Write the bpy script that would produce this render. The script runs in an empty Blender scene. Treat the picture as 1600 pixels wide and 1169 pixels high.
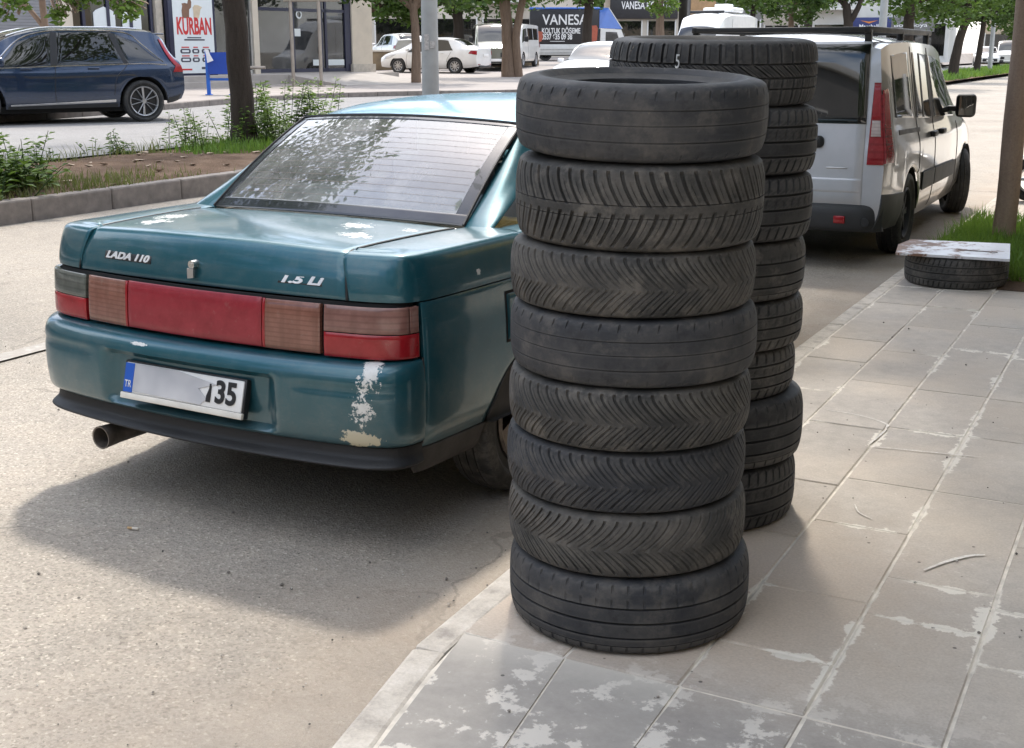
import bpy, bmesh, math, random
import numpy as np
from mathutils import Vector, Matrix

random.seed(7); RNG = np.random.default_rng(7)
scene = bpy.context.scene
COL = scene.collection
rad = math.radians

# ------------------------------------------------------------------ camera
CAM_H = 1.55
cam_d = bpy.data.cameras.new('camera'); cam = bpy.data.objects.new('camera', cam_d); COL.objects.link(cam)
cam.location = (0, 0, CAM_H)
cam.rotation_euler = (rad(90 - 14.5605), 0, rad(27.7057))
cam_d.sensor_width = 36.0; cam_d.lens = 36.0 * 1950 / 1600
cam_d.clip_start = 0.05; cam_d.clip_end = 2000
scene.camera = cam

# ------------------------------------------------------------------ sky, sun, exposure
SUN_DIR = Vector((-0.26, 0.60, 1.0)).normalized()      # towards the sun
sun_el = math.asin(SUN_DIR.z); sun_az = math.atan2(SUN_DIR.x, SUN_DIR.y)
world = bpy.data.worlds.new('World'); scene.world = world; world.use_nodes = True
wn = world.node_tree.nodes; wl = world.node_tree.links
bg = wn['Background']; bg.inputs['Strength'].default_value = 0.15
sky = wn.new('ShaderNodeTexSky'); sky.sky_type = 'NISHITA'; sky.sun_disc = False
sky.sun_elevation = sun_el; sky.sun_rotation = sun_az
sky.air_density = 1.0; sky.dust_density = 2.0; sky.ozone_density = 1.2
tc = wn.new('ShaderNodeTexCoord'); cn = wn.new('ShaderNodeTexNoise')
cn.inputs['Scale'].default_value = 2.2; cn.inputs['Detail'].default_value = 7; cn.inputs['Roughness'].default_value = 0.55
wmp = wn.new('ShaderNodeMapping'); wmp.inputs['Scale'].default_value = (1, 1, 1.8); wmp.inputs['Location'].default_value = (3.1, 0.4, 0)
wl.new(tc.outputs['Generated'], wmp.inputs['Vector']); wl.new(wmp.outputs['Vector'], cn.inputs['Vector'])
cr = wn.new('ShaderNodeValToRGB'); cr.color_ramp.elements[0].position = 0.40; cr.color_ramp.elements[1].position = 0.62
wl.new(cn.outputs['Fac'], cr.inputs['Fac'])
cm = wn.new('ShaderNodeMath'); cm.operation = 'MULTIPLY'; cm.inputs[1].default_value = 0.85
wl.new(cr.outputs['Color'], cm.inputs[0])
wmx = wn.new('ShaderNodeMix'); wmx.data_type = 'RGBA'
wl.new(cm.outputs['Value'], wmx.inputs['Factor']); wl.new(sky.outputs['Color'], wmx.inputs['A'])
wmx.inputs['B'].default_value = (8.2, 8.4, 8.8, 1)       # bright thin cloud
wl.new(wmx.outputs['Result'], bg.inputs['Color'])

sd = bpy.data.lights.new('sun', 'SUN'); sd.energy = 1.65; sd.angle = rad(4.0); sd.color = (1.0, 0.945, 0.865)
so = bpy.data.objects.new('sun', sd); COL.objects.link(so); so.location = (0, 0, 30)
so.rotation_euler = (-SUN_DIR).to_track_quat('-Z', 'Y').to_euler()

vs = scene.view_settings
vs.view_transform = 'Standard'; vs.look = 'None'; vs.exposure = 1.34; vs.gamma = 1.0; vs.use_curve_mapping = False

cy_ = scene.cycles; cy_.max_bounces = 6; cy_.diffuse_bounces = 3; cy_.glossy_bounces = 3; cy_.transmission_bounces = 4; cy_.transparent_max_bounces = 8; cy_.caustics_reflective = False; cy_.caustics_refractive = False

# ------------------------------------------------------------------ helpers: node materials
class NT:
    def __init__(s, name):
        s.m = bpy.data.materials.new(name); s.m.use_nodes = True
        s.t = s.m.node_tree; s.n = s.t.nodes; s.l = s.t.links
        s.b = s.n['Principled BSDF']; s.out = s.n['Material Output']
        s.tc = s.n.new('ShaderNodeTexCoord')
    def put(s, sock, v):
        if v is None: return
        if hasattr(v, 'is_output') or isinstance(v, bpy.types.NodeSocket): s.l.new(v, sock)
        else:
            if sock.type == 'RGBA' and not isinstance(v, (int, float)) and len(v) == 3: v = (*v, 1)
            sock.default_value = v
    def co(s, which='Object', scale=None, rnd=False):
        c = s.tc.outputs[which]
        if which == 'World':
            c = None
        if rnd:
            oi = s.n.new('ShaderNodeObjectInfo'); a = s.n.new('ShaderNodeVectorMath'); a.operation = 'MULTIPLY_ADD'
            s.l.new(oi.outputs['Random'], a.inputs[0]); a.inputs[1].default_value = (37, 53, 71); s.l.new(c, a.inputs[2]); c = a.outputs[0]
        if scale is not None:
            mp = s.n.new('ShaderNodeVectorMath'); mp.operation = 'MULTIPLY'; s.l.new(c, mp.inputs[0]); mp.inputs[1].default_value = scale; c = mp.outputs[0]
        return c
    def pos(s):
        g = s.n.new('ShaderNodeNewGeometry'); return g.outputs['Position']
    def sep(s, v):
        x = s.n.new('ShaderNodeSeparateXYZ'); s.l.new(v, x.inputs[0]); return x.outputs
    def noise(s, vec=None, scale=5, detail=4, rough=.55, dist=0):
        x = s.n.new('ShaderNodeTexNoise'); s.put(x.inputs['Vector'], vec if vec is not None else s.tc.outputs['Object'])
        x.inputs['Scale'].default_value = scale; x.inputs['Detail'].default_value = detail
        x.inputs['Roughness'].default_value = rough; x.inputs['Distortion'].default_value = dist
        return x.outputs['Fac']
    def voro(s, vec=None, scale=5, feature='F1', out='Distance'):
        x = s.n.new('ShaderNodeTexVoronoi'); x.feature = feature; s.put(x.inputs['Vector'], vec if vec is not None else s.tc.outputs['Object'])
        x.inputs['Scale'].default_value = scale; return x.outputs[out]
    def ramp(s, fac, stops, interp='LINEAR'):
        x = s.n.new('ShaderNodeValToRGB'); s.put(x.inputs['Fac'], fac); x.color_ramp.interpolation = interp
        e = x.color_ramp.elements
        while len(e) > len(stops): e.remove(e[-1])
        while len(e) < len(stops): e.new(0.5)
        for q, (p, c) in zip(e, stops):
            q.position = p; q.color = (c, c, c, 1) if isinstance(c, (int, float)) else (*c, 1)
        return x.outputs['Color']
    def math(s, op, a, b=None, c=None, clamp=False):
        x = s.n.new('ShaderNodeMath'); x.operation = op; x.use_clamp = clamp
        s.put(x.inputs[0], a); s.put(x.inputs[1], b)
        if c is not None: s.put(x.inputs[2], c)
        return x.outputs[0]
    def step(s, v, lo, hi):
        x = s.n.new('ShaderNodeMapRange'); x.interpolation_type = 'SMOOTHSTEP'; s.put(x.inputs['Value'], v)
        s.put(x.inputs['From Min'], lo); s.put(x.inputs['From Max'], hi); return x.outputs['Result']
    def mix(s, f, a, b, mode='MIX'):
        x = s.n.new('ShaderNodeMix'); x.data_type = 'RGBA'; x.blend_type = mode
        s.put(x.inputs['Factor'], f); s.put(x.inputs['A'], a); s.put(x.inputs['B'], b); return x.outputs['Result']
    def bump(s, h, strength=.3, dist=.01):
        x = s.n.new('ShaderNodeBump'); x.inputs['Strength'].default_value = strength; x.inputs['Distance'].default_value = dist
        s.put(x.inputs['Height'], h); s.l.new(x.outputs[0], s.b.inputs['Normal']); return x.outputs[0]
    def set(s, **k):
        nm = dict(color='Base Color', rough='Roughness', metal='Metallic', coat='Coat Weight', coatr='Coat Roughness', spec='Specular IOR Level', emit='Emission Color', emits='Emission Strength', trans='Transmission Weight', ior='IOR', alpha='Alpha', sheen='Sheen Weight')
        for q, v in k.items(): s.put(s.b.inputs[nm[q]], v)
        return s

MATS = {}
def plain(name, color, rough=.5, metal=0., var=.12, scale=6., coat=0., bump=0., spec=.5, bscale=60):
    """a procedural material: base colour broken up by noise, a little relief"""
    if name in MATS: return MATS[name]
    t = NT(name)
    n = t.noise(t.co(rnd=True), scale, 5)
    c = t.ramp(n, [(.3, tuple(x * (1 - var) for x in color)), (.7, tuple(min(1, x * (1 + var)) for x in color))])
    t.set(color=c, metal=metal, coat=coat, spec=spec)
    t.set(rough=t.ramp(n, [(.3, max(0, rough - .06)), (.7, min(1, rough + .06))]))
    if bump: t.bump(t.noise(t.co(), bscale, 4), bump, .004)
    MATS[name] = t.m; return t.m

def glass(name, tint=(.5, .55, .55), dust=.08, dustcol=(.5, .48, .45), rough=.02, ior=1.5, refl=1.15):
    """car and shop glass: fresnel reflection over a tinted see-through layer, thin dust film"""
    if name in MATS: return MATS[name]
    t = NT(name)
    tr = t.n.new('ShaderNodeBsdfTransparent'); tr.inputs[0].default_value = (*tint, 1)
    gl = t.n.new('ShaderNodeBsdfGlossy'); gl.inputs['Roughness'].default_value = rough
    df = t.n.new('ShaderNodeBsdfDiffuse'); df.inputs['Color'].default_value = (*dustcol, 1)
    fr = t.n.new('ShaderNodeFresnel'); fr.inputs['IOR'].default_value = ior
    f2 = t.math('MULTIPLY_ADD', fr.outputs[0], refl, .03, clamp=True)
    m1 = t.n.new('ShaderNodeMixShader'); t.l.new(f2, m1.inputs[0]); t.l.new(tr.outputs[0], m1.inputs[1]); t.l.new(gl.outputs[0], m1.inputs[2])
    n = t.noise(t.co(rnd=True), 3.5, 6, .65)
    d = t.math('MULTIPLY_ADD', t.step(n, .35, .8), dust * 1.6, dust * .5)
    m2 = t.n.new('ShaderNodeMixShader'); t.l.new(d, m2.inputs[0]); t.l.new(m1.outputs[0], m2.inputs[1]); t.l.new(df.outputs[0], m2.inputs[2])
    t.l.new(m2.outputs[0], t.out.inputs['Surface'])
    MATS[name] = t.m; return t.m

# ------------------------------------------------------------------ helpers: meshes
def link(name, me, mat=None, parent=None, loc=None, rot=None):
    o = bpy.data.objects.new(name, me); COL.objects.link(o)
    if mat is not None and me is not None and len(me.materials) == 0: me.materials.append(mat)
    if parent is not None: o.parent = parent
    if loc is not None: o.location = loc
    if rot is not None: o.rotation_euler = rot
    return o
def mesh(V, F, name='m', smooth=None):
    me = bpy.data.meshes.new(name)
    me.from_pydata([tuple(map(float, v)) for v in V] if not isinstance(V, np.ndarray) else V.tolist(), [], F if isinstance(F, list) else F.tolist())
    me.update()
    if smooth is not None:
        me.shade_smooth()
        if smooth < 180: me.set_sharp_from_angle(angle=rad(smooth))
    return me
def obj(name, V, F, mat, parent=None, smooth=None, **k):
    return link(name, mesh(V, F, name, smooth), mat, parent, **k)
def tag(o, label=None, cat=None, group=None, kind=None):
    if label: o['label'] = label
    if cat: o['category'] = cat
    if group: o['group'] = group
    if kind: o['kind'] = kind
    return o
def thing(name, label, cat, loc=(0, 0, 0), rz=0., group=None):
    o = bpy.data.objects.new(name, None); COL.objects.link(o); o.location = loc; o.rotation_euler = (0, 0, rz)
    return tag(o, label, cat, group)
class MB:
    """collects shapes, links them as ONE mesh object"""
    def __init__(s): s.V = []; s.F = []
    def add(s, V, F):
        b = len(s.V); s.V.extend([tuple(map(float, v)) for v in V]); s.F.extend([tuple(int(i) + b for i in f) for f in F]); return s
    def box(s, x0, x1, y0, y1, z0, z1):
        return s.add([(x0,y0,z0),(x1,y0,z0),(x1,y1,z0),(x0,y1,z0),(x0,y0,z1),(x1,y0,z1),(x1,y1,z1),(x0,y1,z1)],
                     [(3,2,1,0),(4,5,6,7),(0,1,5,4),(1,2,6,5),(2,3,7,6),(3,0,4,7)])
    def bbox(s, x0, x1, y0, y1, z0, z1, r=.01, seg=2):
        """box with bevelled edges"""
        bm = bmesh.new(); bmesh.ops.create_cube(bm, size=1)
        for v in bm.verts: v.co = ((x0+x1)/2 + v.co.x*(x1-x0), (y0+y1)/2 + v.co.y*(y1-y0), (z0+z1)/2 + v.co.z*(z1-z0))
        bmesh.ops.bevel(bm, geom=list(bm.edges), offset=r, segments=seg, affect='EDGES', profile=.5)
        bm.verts.index_update(); s.add([v.co for v in bm.verts], [[v.index for v in f.verts] for f in bm.faces]); bm.free(); return s
    def tube(s, path, radii, n=10, cap=True, flat=1.0):
        path = [Vector(p) for p in path]
        if not hasattr(radii, '__len__'): radii = [radii] * len(path)
        b = len(s.V); up = Vector((0, 0, 1))
        d0 = (path[1] - path[0]).normalized()
        ref = up if abs(d0.dot(up)) < .9 else Vector((1, 0, 0))
        for i, p in enumerate(path):
            d = (path[min(i+1, len(path)-1)] - path[max(i-1, 0)]).normalized()
            a = d.cross(ref).normalized(); c = a.cross(d).normalized()
            for k in range(n):
                t = 2*math.pi*k/n; s.V.append(tuple(p + (a*math.cos(t) + c*math.sin(t)*flat)*radii[i]))
        for i in range(len(path)-1):
            for k in range(n):
                k2 = (k+1) % n; s.F.append((b+i*n+k, b+i*n+k2, b+(i+1)*n+k2, b+(i+1)*n+k))
        if cap:
            s.F.append(tuple(b+k for k in range(n))[::-1]); s.F.append(tuple(b+(len(path)-1)*n+k for k in range(n)))
        return s
    def lathe(s, prof, n=32, axis='z', c=(0, 0, 0), a0=0., a1=2*math.pi):
        b = len(s.V); full = abs(a1-a0-2*math.pi) < 1e-6; m = n if full else n+1
        for k in range(m):
            t = a0 + (a1-a0)*k/n; ct, st = math.cos(t), math.sin(t)
            for r, z in prof:
                p = (r*ct, r*st, z) if axis == 'z' else ((z, r*ct, r*st) if axis == 'x' else (r*ct, z, r*st))
                s.V.append((p[0]+c[0], p[1]+c[1], p[2]+c[2]))
        q = len(prof)
        for k in range(n):
            k2 = (k+1) % m
            for j in range(q-1): s.F.append((b+k*q+j, b+k2*q+j, b+k2*q+j+1, b+k*q+j+1))
        return s
    def prism(s, poly, axis, a, b_):
        """extrude a polygon [(u,v)] along an axis from a to b_"""
        b = len(s.V); n = len(poly)
        for t in (a, b_):
            for u, v in poly: s.V.append({'x': (t,u,v), 'y': (u,t,v), 'z': (u,v,t)}[axis])
        s.F.append(tuple(b+i for i in range(n))[::-1]); s.F.append(tuple(b+n+i for i in range(n)))
        for i in range(n): j = (i+1) % n; s.F.append((b+i, b+j, b+n+j, b+n+i))
        return s
    def build(s, name, mat, parent=None, smooth=35, fix=True, **k):
        me = mesh(s.V, s.F, name, None)
        if fix:
            bm = bmesh.new(); bm.from_mesh(me); bmesh.ops.recalc_face_normals(bm, faces=bm.faces); bm.to_mesh(me); bm.free()
        if smooth: me.shade_smooth(); me.set_sharp_from_angle(angle=rad(smooth))
        return link(name, me, mat, parent, **k)

def crom(P, n):
    """smooth curve through points P (k,d), n samples, even in point index"""
    P = np.asarray(P, float); k = len(P); t = np.linspace(0, k-1, n); i = np.clip(t.astype(int), 0, k-2); f = (t-i)[:, None]
    p0 = P[np.clip(i-1, 0, k-1)]; p1 = P[i]; p2 = P[i+1]; p3 = P[np.clip(i+2, 0, k-1)]
    p0 = np.where((i == 0)[:, None], 2*p1-p2, p0); p3 = np.where((i == k-2)[:, None], 2*p2-p1, p3)
    return .5*((2*p1)+(-p0+p2)*f+(2*p0-5*p1+4*p2-p3)*f*f+(-p0+3*p1-3*p2+p3)*f**3)
def sinterp(x, xs, ys):
    """smooth monotone-ish interpolation of a table"""
    xs = np.asarray(xs, float); ys = np.asarray(ys, float); x = np.asarray(x, float)
    d = np.diff(ys)/np.diff(xs); m = np.zeros_like(ys)
    m[1:-1] = np.where(d[1:]*d[:-1] > 0, 2*d[1:]*d[:-1]/(d[1:]+d[:-1]+1e-12), 0); m[0] = d[0]; m[-1] = d[-1]
    i = np.clip(np.searchsorted(xs, x)-1, 0, len(xs)-2); h = xs[i+1]-xs[i]; t = np.clip((x-xs[i])/h, 0, 1)
    return ys[i]*(1+2*t)*(1-t)**2+m[i]*h*t*(1-t)**2+ys[i+1]*t*t*(3-2*t)+m[i+1]*h*t*t*(t-1)
def samp(a, b, n, e=.004):
    return np.concatenate([[a], np.linspace(a+math.copysign(e, b-a), b-math.copysign(e, b-a), n), [b]])
def gnormals(G):
    du = np.gradient(G, axis=0); dv = np.gradient(G, axis=1); N = np.cross(du, dv)
    return N/(np.linalg.norm(N, axis=2, keepdims=True)+1e-12)
def gridobj(name, G, mat, parent=None, ref=None, off=0., skirt=.012, lip=.002, smooth=40):
    """a panel: grid of points, offset outward, edges rolled in and a skirt turned inwards"""
    G = np.asarray(G, float); N = gnormals(G)
    if ref is not None and np.sum(N.mean((0, 1))*(G.mean((0, 1))-np.asarray(ref))) < 0: G = G[::-1]; N = -N[::-1]
    G = G+N*off; nu, nv = G.shape[:2]
    if skirt:
        inner = G[1:-1, 1:-1]; G2 = G.copy()
        G2[0] -= N[0]*lip; G2[-1] -= N[-1]*lip; G2[1:-1, 0] -= N[1:-1, 0]*lip; G2[1:-1, -1] -= N[1:-1, -1]*lip
        G = G2
    V = G.reshape(-1, 3); idx = np.arange(nu*nv).reshape(nu, nv)
    F = np.stack([idx[:-1, :-1], idx[1:, :-1], idx[1:, 1:], idx[:-1, 1:]], -1).reshape(-1, 4).tolist()
    if skirt:
        ring = np.concatenate([idx[:, 0], idx[-1, 1:], idx[-2::-1, -1], idx[0, -2:0:-1]]); nr = N.reshape(-1, 3)[ring]
        S = V[ring]-nr*skirt; b = len(V); V = np.concatenate([V, S]); m = len(ring)
        for i in range(m): j = (i+1) % m; F.append([int(ring[j]), int(ring[i]), b+i, b+j])
    return obj(name, V, F, mat, parent, smooth)
def text_mesh(name, s, size, mat, parent, loc, rot, depth=.002, width=None, sx=1., shear=0., bold=0.):
    c = bpy.data.curves.new(name, 'FONT'); c.body = s; c.size = size; c.extrude = depth; c.align_x = 'CENTER'; c.align_y = 'CENTER'; c.shear = shear; c.offset = bold
    t = bpy.data.objects.new('tmp', c); COL.objects.link(t)
    dg = bpy.context.evaluated_depsgraph_get(); me = bpy.data.meshes.new_from_object(t.evaluated_get(dg)); bpy.data.objects.remove(t)
    if width:
        xs = [v.co.x for v in me.vertices]; sx = width/(max(xs)-min(xs))
    for v in me.vertices: v.co.x *= sx
    me.materials.clear()
    return link(name, me, mat, parent, loc=loc, rot=rot)
def copy_thing(root, loc=None, rz=None):
    r = root.copy(); COL.objects.link(r)
    if loc is not None: r.location = loc
    if rz is not None: r.rotation_euler.z = rz
    for ch in root.children:
        c = ch.copy(); COL.objects.link(c); c.parent = r
        for g in ch.children: d = g.copy(); COL.objects.link(d); d.parent = c
    return r
def fbm(x, y, seed=0, octs=4):
    """cheap smooth noise for displacing meshes"""
    r = np.random.default_rng(seed); o = np.zeros_like(x, dtype=float)
    for k in range(octs):
        for _ in range(3):
            a = r.uniform(0, 6.28); f = 2**k*r.uniform(.7, 1.4); o += np.sin((x*math.cos(a)+y*math.sin(a))*f+r.uniform(0, 6.28))/2**k/3
    return o
HX, HY = -math.sin(rad(27.7057)), math.cos(rad(27.7057))
def zfar(x, y):
    """lie of the land beyond the far kerb: it climbs gently away"""
    d = x*HX+y*HY
    return np.maximum(.43, .45+.014*(np.minimum(d, 95)-40))
# ================================================================== ground, road, pavement
def m_asphalt(name, base, var, dust):
    t = NT(name); p = t.pos()
    big = t.noise(p, .55, 5, .6); mid = t.noise(p, 5, 6, .7); fine = t.noise(p, 320, 3, .8)
    st = t.voro(p, 130, out='Color'); sv = t.sep(st)[0]
    c = t.ramp(big, [(.32, tuple(x*(1-var) for x in base)), (.5, base), (.68, tuple(x*(1+var*.6) for x in base))])
    c = t.mix(t.math('MULTIPLY', t.step(mid, .42, .72), .55), c, dust)
    c = t.mix(.55, c, t.ramp(sv, [(0, .35), (.08, .68), (.5, 1.0), (.93, 1.25), (1, 1.9)]), 'MULTIPLY')
    sand = t.math('MULTIPLY', t.step(t.math('ADD', t.sep(p)[0], t.math('MULTIPLY_ADD', t.noise(p, 1.8, 5, .65), 1.3, -.65)), -2.45, -1.55), .75)
    c = t.mix(sand, c, t.ramp(t.noise(p, 3.1, 5, .7), [(.3, (.37, .305, .24)), (.7, (.43, .375, .31))]))
    wv = t.n.new('ShaderNodeTexNoise'); t.l.new(p, wv.inputs['Vector']); wv.inputs['Scale'].default_value = 2.6; wv.inputs['Detail'].default_value = 6
    av = t.n.new('ShaderNodeVectorMath'); av.operation = 'MULTIPLY_ADD'; t.l.new(wv.outputs['Color'], av.inputs[0]); av.inputs[1].default_value = (.7, .7, .7); t.l.new(p, av.inputs[2])
    crk = t.math('MULTIPLY', t.step(t.voro(av.outputs[0], .55, 'DISTANCE_TO_EDGE'), .0075, .003), t.step(t.noise(p, .8, 3), .46, .58))
    c = t.mix(t.math('MULTIPLY', crk, .35), c, (.13, .115, .10))
    c = t.mix(.5, c, t.ramp(fine, [(.3, .72), (.7, 1.28)]), 'MULTIPLY')
    dark = t.step(t.noise(p, 1.3, 4, .6), .60, .76)
    c = t.mix(t.math('MULTIPLY', dark, .28), c, tuple(x*.45 for x in base))
    t.set(color=c, rough=.95, spec=.06)
    t.bump(t.math('ADD', t.voro(p, 130), t.math('MULTIPLY', fine, .6)), .6, .004)
    return t.m
M_ROAD = m_asphalt('asphalt_dusty', (.345, .311, .266), .17, (.42, .368, .305))
M_ROAD2 = m_asphalt('asphalt_far', (.265, .258, .25), .1, (.30, .288, .275))
def m_soil():
    t = NT('soil'); p = t.pos()
    a = t.noise(p, 2.2, 6, .65); b = t.noise(p, 60, 4, .7)
    c = t.ramp(a, [(.3, (.095, .06, .038)), (.55, (.165, .11, .075)), (.75, (.23, .165, .115))])
    c = t.mix(.6, c, t.ramp(b, [(.3, .55), (.7, 1.4)]), 'MULTIPLY')
    t.set(color=c, rough=.97, spec=.15); t.bump(t.math('ADD', a, b), .9, .03); return t.m
M_SOIL = m_soil()
def m_slab(name='slab_stone', L=.59, base=(.475, .43, .375)):
    """grey cut-stone slabs with dried cement smeared along their joints, scuffs and dust"""
    t = NT(name); p = t.pos(); o = t.sep(t.tc.outputs['Object'])
    oi = t.n.new('ShaderNodeObjectInfo')
    ex = t.math('SUBTRACT', .146, t.math('ABSOLUTE', o[0])); ey = t.math('SUBTRACT', t.math('MULTIPLY', .5, t.sep(oi.outputs['Color'])[0]), t.math('ABSOLUTE', o[1]))
    ed = t.math('MINIMUM', ex, ey)
    n1 = t.noise(p, 2.1, 3, .5); n2 = t.noise(p, 17, 6, .72); n3 = t.noise(p, 130, 3, .7); n4 = t.noise(p, .9, 4, .6)
    c = t.ramp(n2, [(.25, tuple(x*.84 for x in base)), (.75, tuple(x*1.13 for x in base))])
    c = t.mix(t.math('MULTIPLY', t.step(n4, .38, .68), .8), c, (.55, .47, .38))
    dx = t.n.new('ShaderNodeVectorMath'); dx.operation = 'DISTANCE'; t.l.new(p, dx.inputs[0]); dx.inputs[1].default_value = (-1.15, 3.1, .1)
    c = t.mix(t.math('MULTIPLY', t.step(t.math('ADD', dx.outputs['Value'], t.math('MULTIPLY', n2, .5)), 1.25, .55), .85), c, (.54, .445, .355))
    c = t.mix(.5, c, t.ramp(oi.outputs['Random'], [(0, .86), (1, 1.12)]), 'MULTIPLY')
    c = t.mix(.5, c, t.ramp(n3, [(.3, .78), (.7, 1.2)]), 'MULTIPLY')
    reach = t.math('MULTIPLY', t.math('MULTIPLY', t.step(n1, .47, .72), t.step(n2, .28, .75)), .058)
    cem = t.step(t.math('SUBTRACT', reach, ed), -.002, .005)
    c = t.mix(t.math('MULTIPLY', cem, .88), c, (.78, .73, .635))
    sy = t.sep(p)[1]
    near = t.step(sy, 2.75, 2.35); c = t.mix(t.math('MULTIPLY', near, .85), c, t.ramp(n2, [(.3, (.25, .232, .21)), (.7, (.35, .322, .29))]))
    blot = t.math('MULTIPLY', t.step(t.noise(p, 8.5, 7, .68), .545, .585), t.math('MULTIPLY_ADD', near, .75, .0))
    c = t.mix(blot, c, (.72, .67, .59))
    spk = t.math('MULTIPLY', t.step(t.noise(p, 46, 3, .6), .69, .74), .6)
    c = t.mix(spk, c, (.66, .62, .55))
    blk = t.step(t.voro(p, 9.), .055, .035); c = t.mix(t.math('MULTIPLY', blk, .75), c, (.05, .045, .045))
    t.set(color=c, rough=.85, spec=.3)
    t.bump(t.math('ADD', t.math('MULTIPLY', n3, .5), n2), .35, .004); return t.m
M_SLAB = m_slab()
def m_kerb():
    t = NT('kerb_dusty'); p = t.pos(); n2 = t.noise(p, 11, 6, .7); n3 = t.noise(p, 120, 3, .7)
    c = t.ramp(n2, [(.28, (.33, .295, .26)), (.5, (.55, .50, .43)), (.75, (.68, .63, .56))])
    c = t.mix(.5, c, t.ramp(n3, [(.3, .8), (.7, 1.18)]), 'MULTIPLY')
    t.set(color=c, rough=.9, spec=.25); t.bump(t.math('ADD', n3, n2), .5, .006); return t.m
M_KERB = m_kerb()
M_MKERB = plain('kerb_concrete', (.20, .175, .155), .9, var=.25, scale=9, bump=.4)
M_CEMENT = plain('cement_bed', (.64, .585, .50), .95, var=.25, scale=14, bump=.5)
M_FARPAVE = plain('far_paving', (.30, .268, .243), .9, var=.14, scale=1.1, bump=.3, bscale=9)
M_GROUND = plain('earth', (.2, .17, .13), .95, var=.2, scale=.2)

def sheet(name, pts, mat, kind='structure'):
    """strip sheet from rows of points"""
    G = np.asarray(pts, float); nu, nv = G.shape[:2]; idx = np.arange(nu*nv).reshape(nu, nv)
    F = np.stack([idx[:-1, :-1], idx[1:, :-1], idx[1:, 1:], idx[:-1, 1:]], -1).reshape(-1, 4)
    me = mesh(G.reshape(-1, 3), F, name)
    if me.polygons[0].normal.z < 0: me.flip_normals()
    o = link(name, me, mat); return tag(o, kind=kind)
sheet('ground', [[(-700, -700, -.35), (-700, 700, -.35)], [(700, -700, -.35), (700, 700, -.35)]], M_GROUND)
# near carriageway with a worn gutter
ys = np.concatenate([np.arange(-6, 14, .25), np.arange(14, 60, 2.), [80, 120, 200, 400]])
xs = np.concatenate([np.arange(-9.6, -1.3, .3), [-1.3]])
Gx, Gy = np.meshgrid(xs, ys, indexing='ij'); Gz = .006*fbm(Gx*1.3, Gy*1.3, 3, 3)*np.exp(-np.maximum(Gy-10, 0)/10)
Gz -= .03*np.exp(-((Gx+1.5)/.35)**2)*0
sheet('road', np.stack([Gx, Gy, Gz], -1), M_ROAD)
# faded lane dash
t = NT('worn_road_paint'); p = t.pos()
wear = t.step(t.noise(p, 14, 6, .8), .44, .72)
t.set(color=t.mix(wear, (.34, .31, .27), (.47, .45, .41)), rough=.85); t.bump(t.noise(p, 150, 3), .4, .004)
sheet('lane_marking', [[(-5.33, 3.4, .0085), (-5.33, 5.05, .0085)], [(-5.20, 3.4, .0085), (-5.20, 5.05, .0085)]], t.m)

# far kerb line (a lay-by bulges out of the far carriageway)
FK = crom([(-18.3, -10), (-18.3, 5), (-18.5, 15.8), (-19.4, 21), (-20.2, 24.5), (-20.3, 27.6), (-19.2, 30.6), (-17.3, 33), (-16.6, 37), (-16.4, 60), (-16.4, 110), (-16.4, 400)], 120)
sheet('far_road', [[(-12.1, y, .26) for x, y in FK], [(x-.05, y, .30) for x, y in FK]], M_ROAD2)
rows = []
for k in np.linspace(0, 1, 24):
    r = []
    for x, y in FK:
        X = x-.14-(k**1.6)*140; r.append((X, y, float(zfar(X, y)) if k > 0 else .43))
    rows.append(r)
sheet('far_pavement', rows, M_FARPAVE)
# kerbs: one thing per run, a stone each
def kerb_run(name, label, line, width, z0, z1, step, mat, gap=.006, side=1, r=.012, jitter=.004):
    L = np.asarray(line, float); seg = np.linalg.norm(np.diff(L, axis=0), axis=1); s = np.concatenate([[0], np.cumsum(seg)])
    root = thing(name, label, 'kerb', (0, 0, 0)); a = 0.; cache = {}
    while a < s[-1]-.05:
        b = min(a+step*random.uniform(.97, 1.03), s[-1])
        p = np.array([np.interp(a, s, L[:, 0]), np.interp(a, s, L[:, 1])]); q = np.array([np.interp(b, s, L[:, 0]), np.interp(b, s, L[:, 1])])
        ln = np.linalg.norm(q-p)-gap; ang = math.atan2(q[1]-p[1], q[0]-p[0]); mid = (p+q)/2
        key = round(ln, 2)
        if key not in cache:
            o = MB().bbox(-ln/2, ln/2, 0 if side > 0 else -width, width if side > 0 else 0, z0, z1, r, 2).build('kerb_stone', mat, root, smooth=None); cache[key] = o
        else:
            o = cache[key].copy(); COL.objects.link(o); o.parent = root
        o.location = (mid[0], mid[1], random.uniform(-jitter, jitter)); o.rotation_euler = (random.uniform(-.006, .006), 0, ang+random.uniform(-.003, .003))
        a = b
    return root
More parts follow.
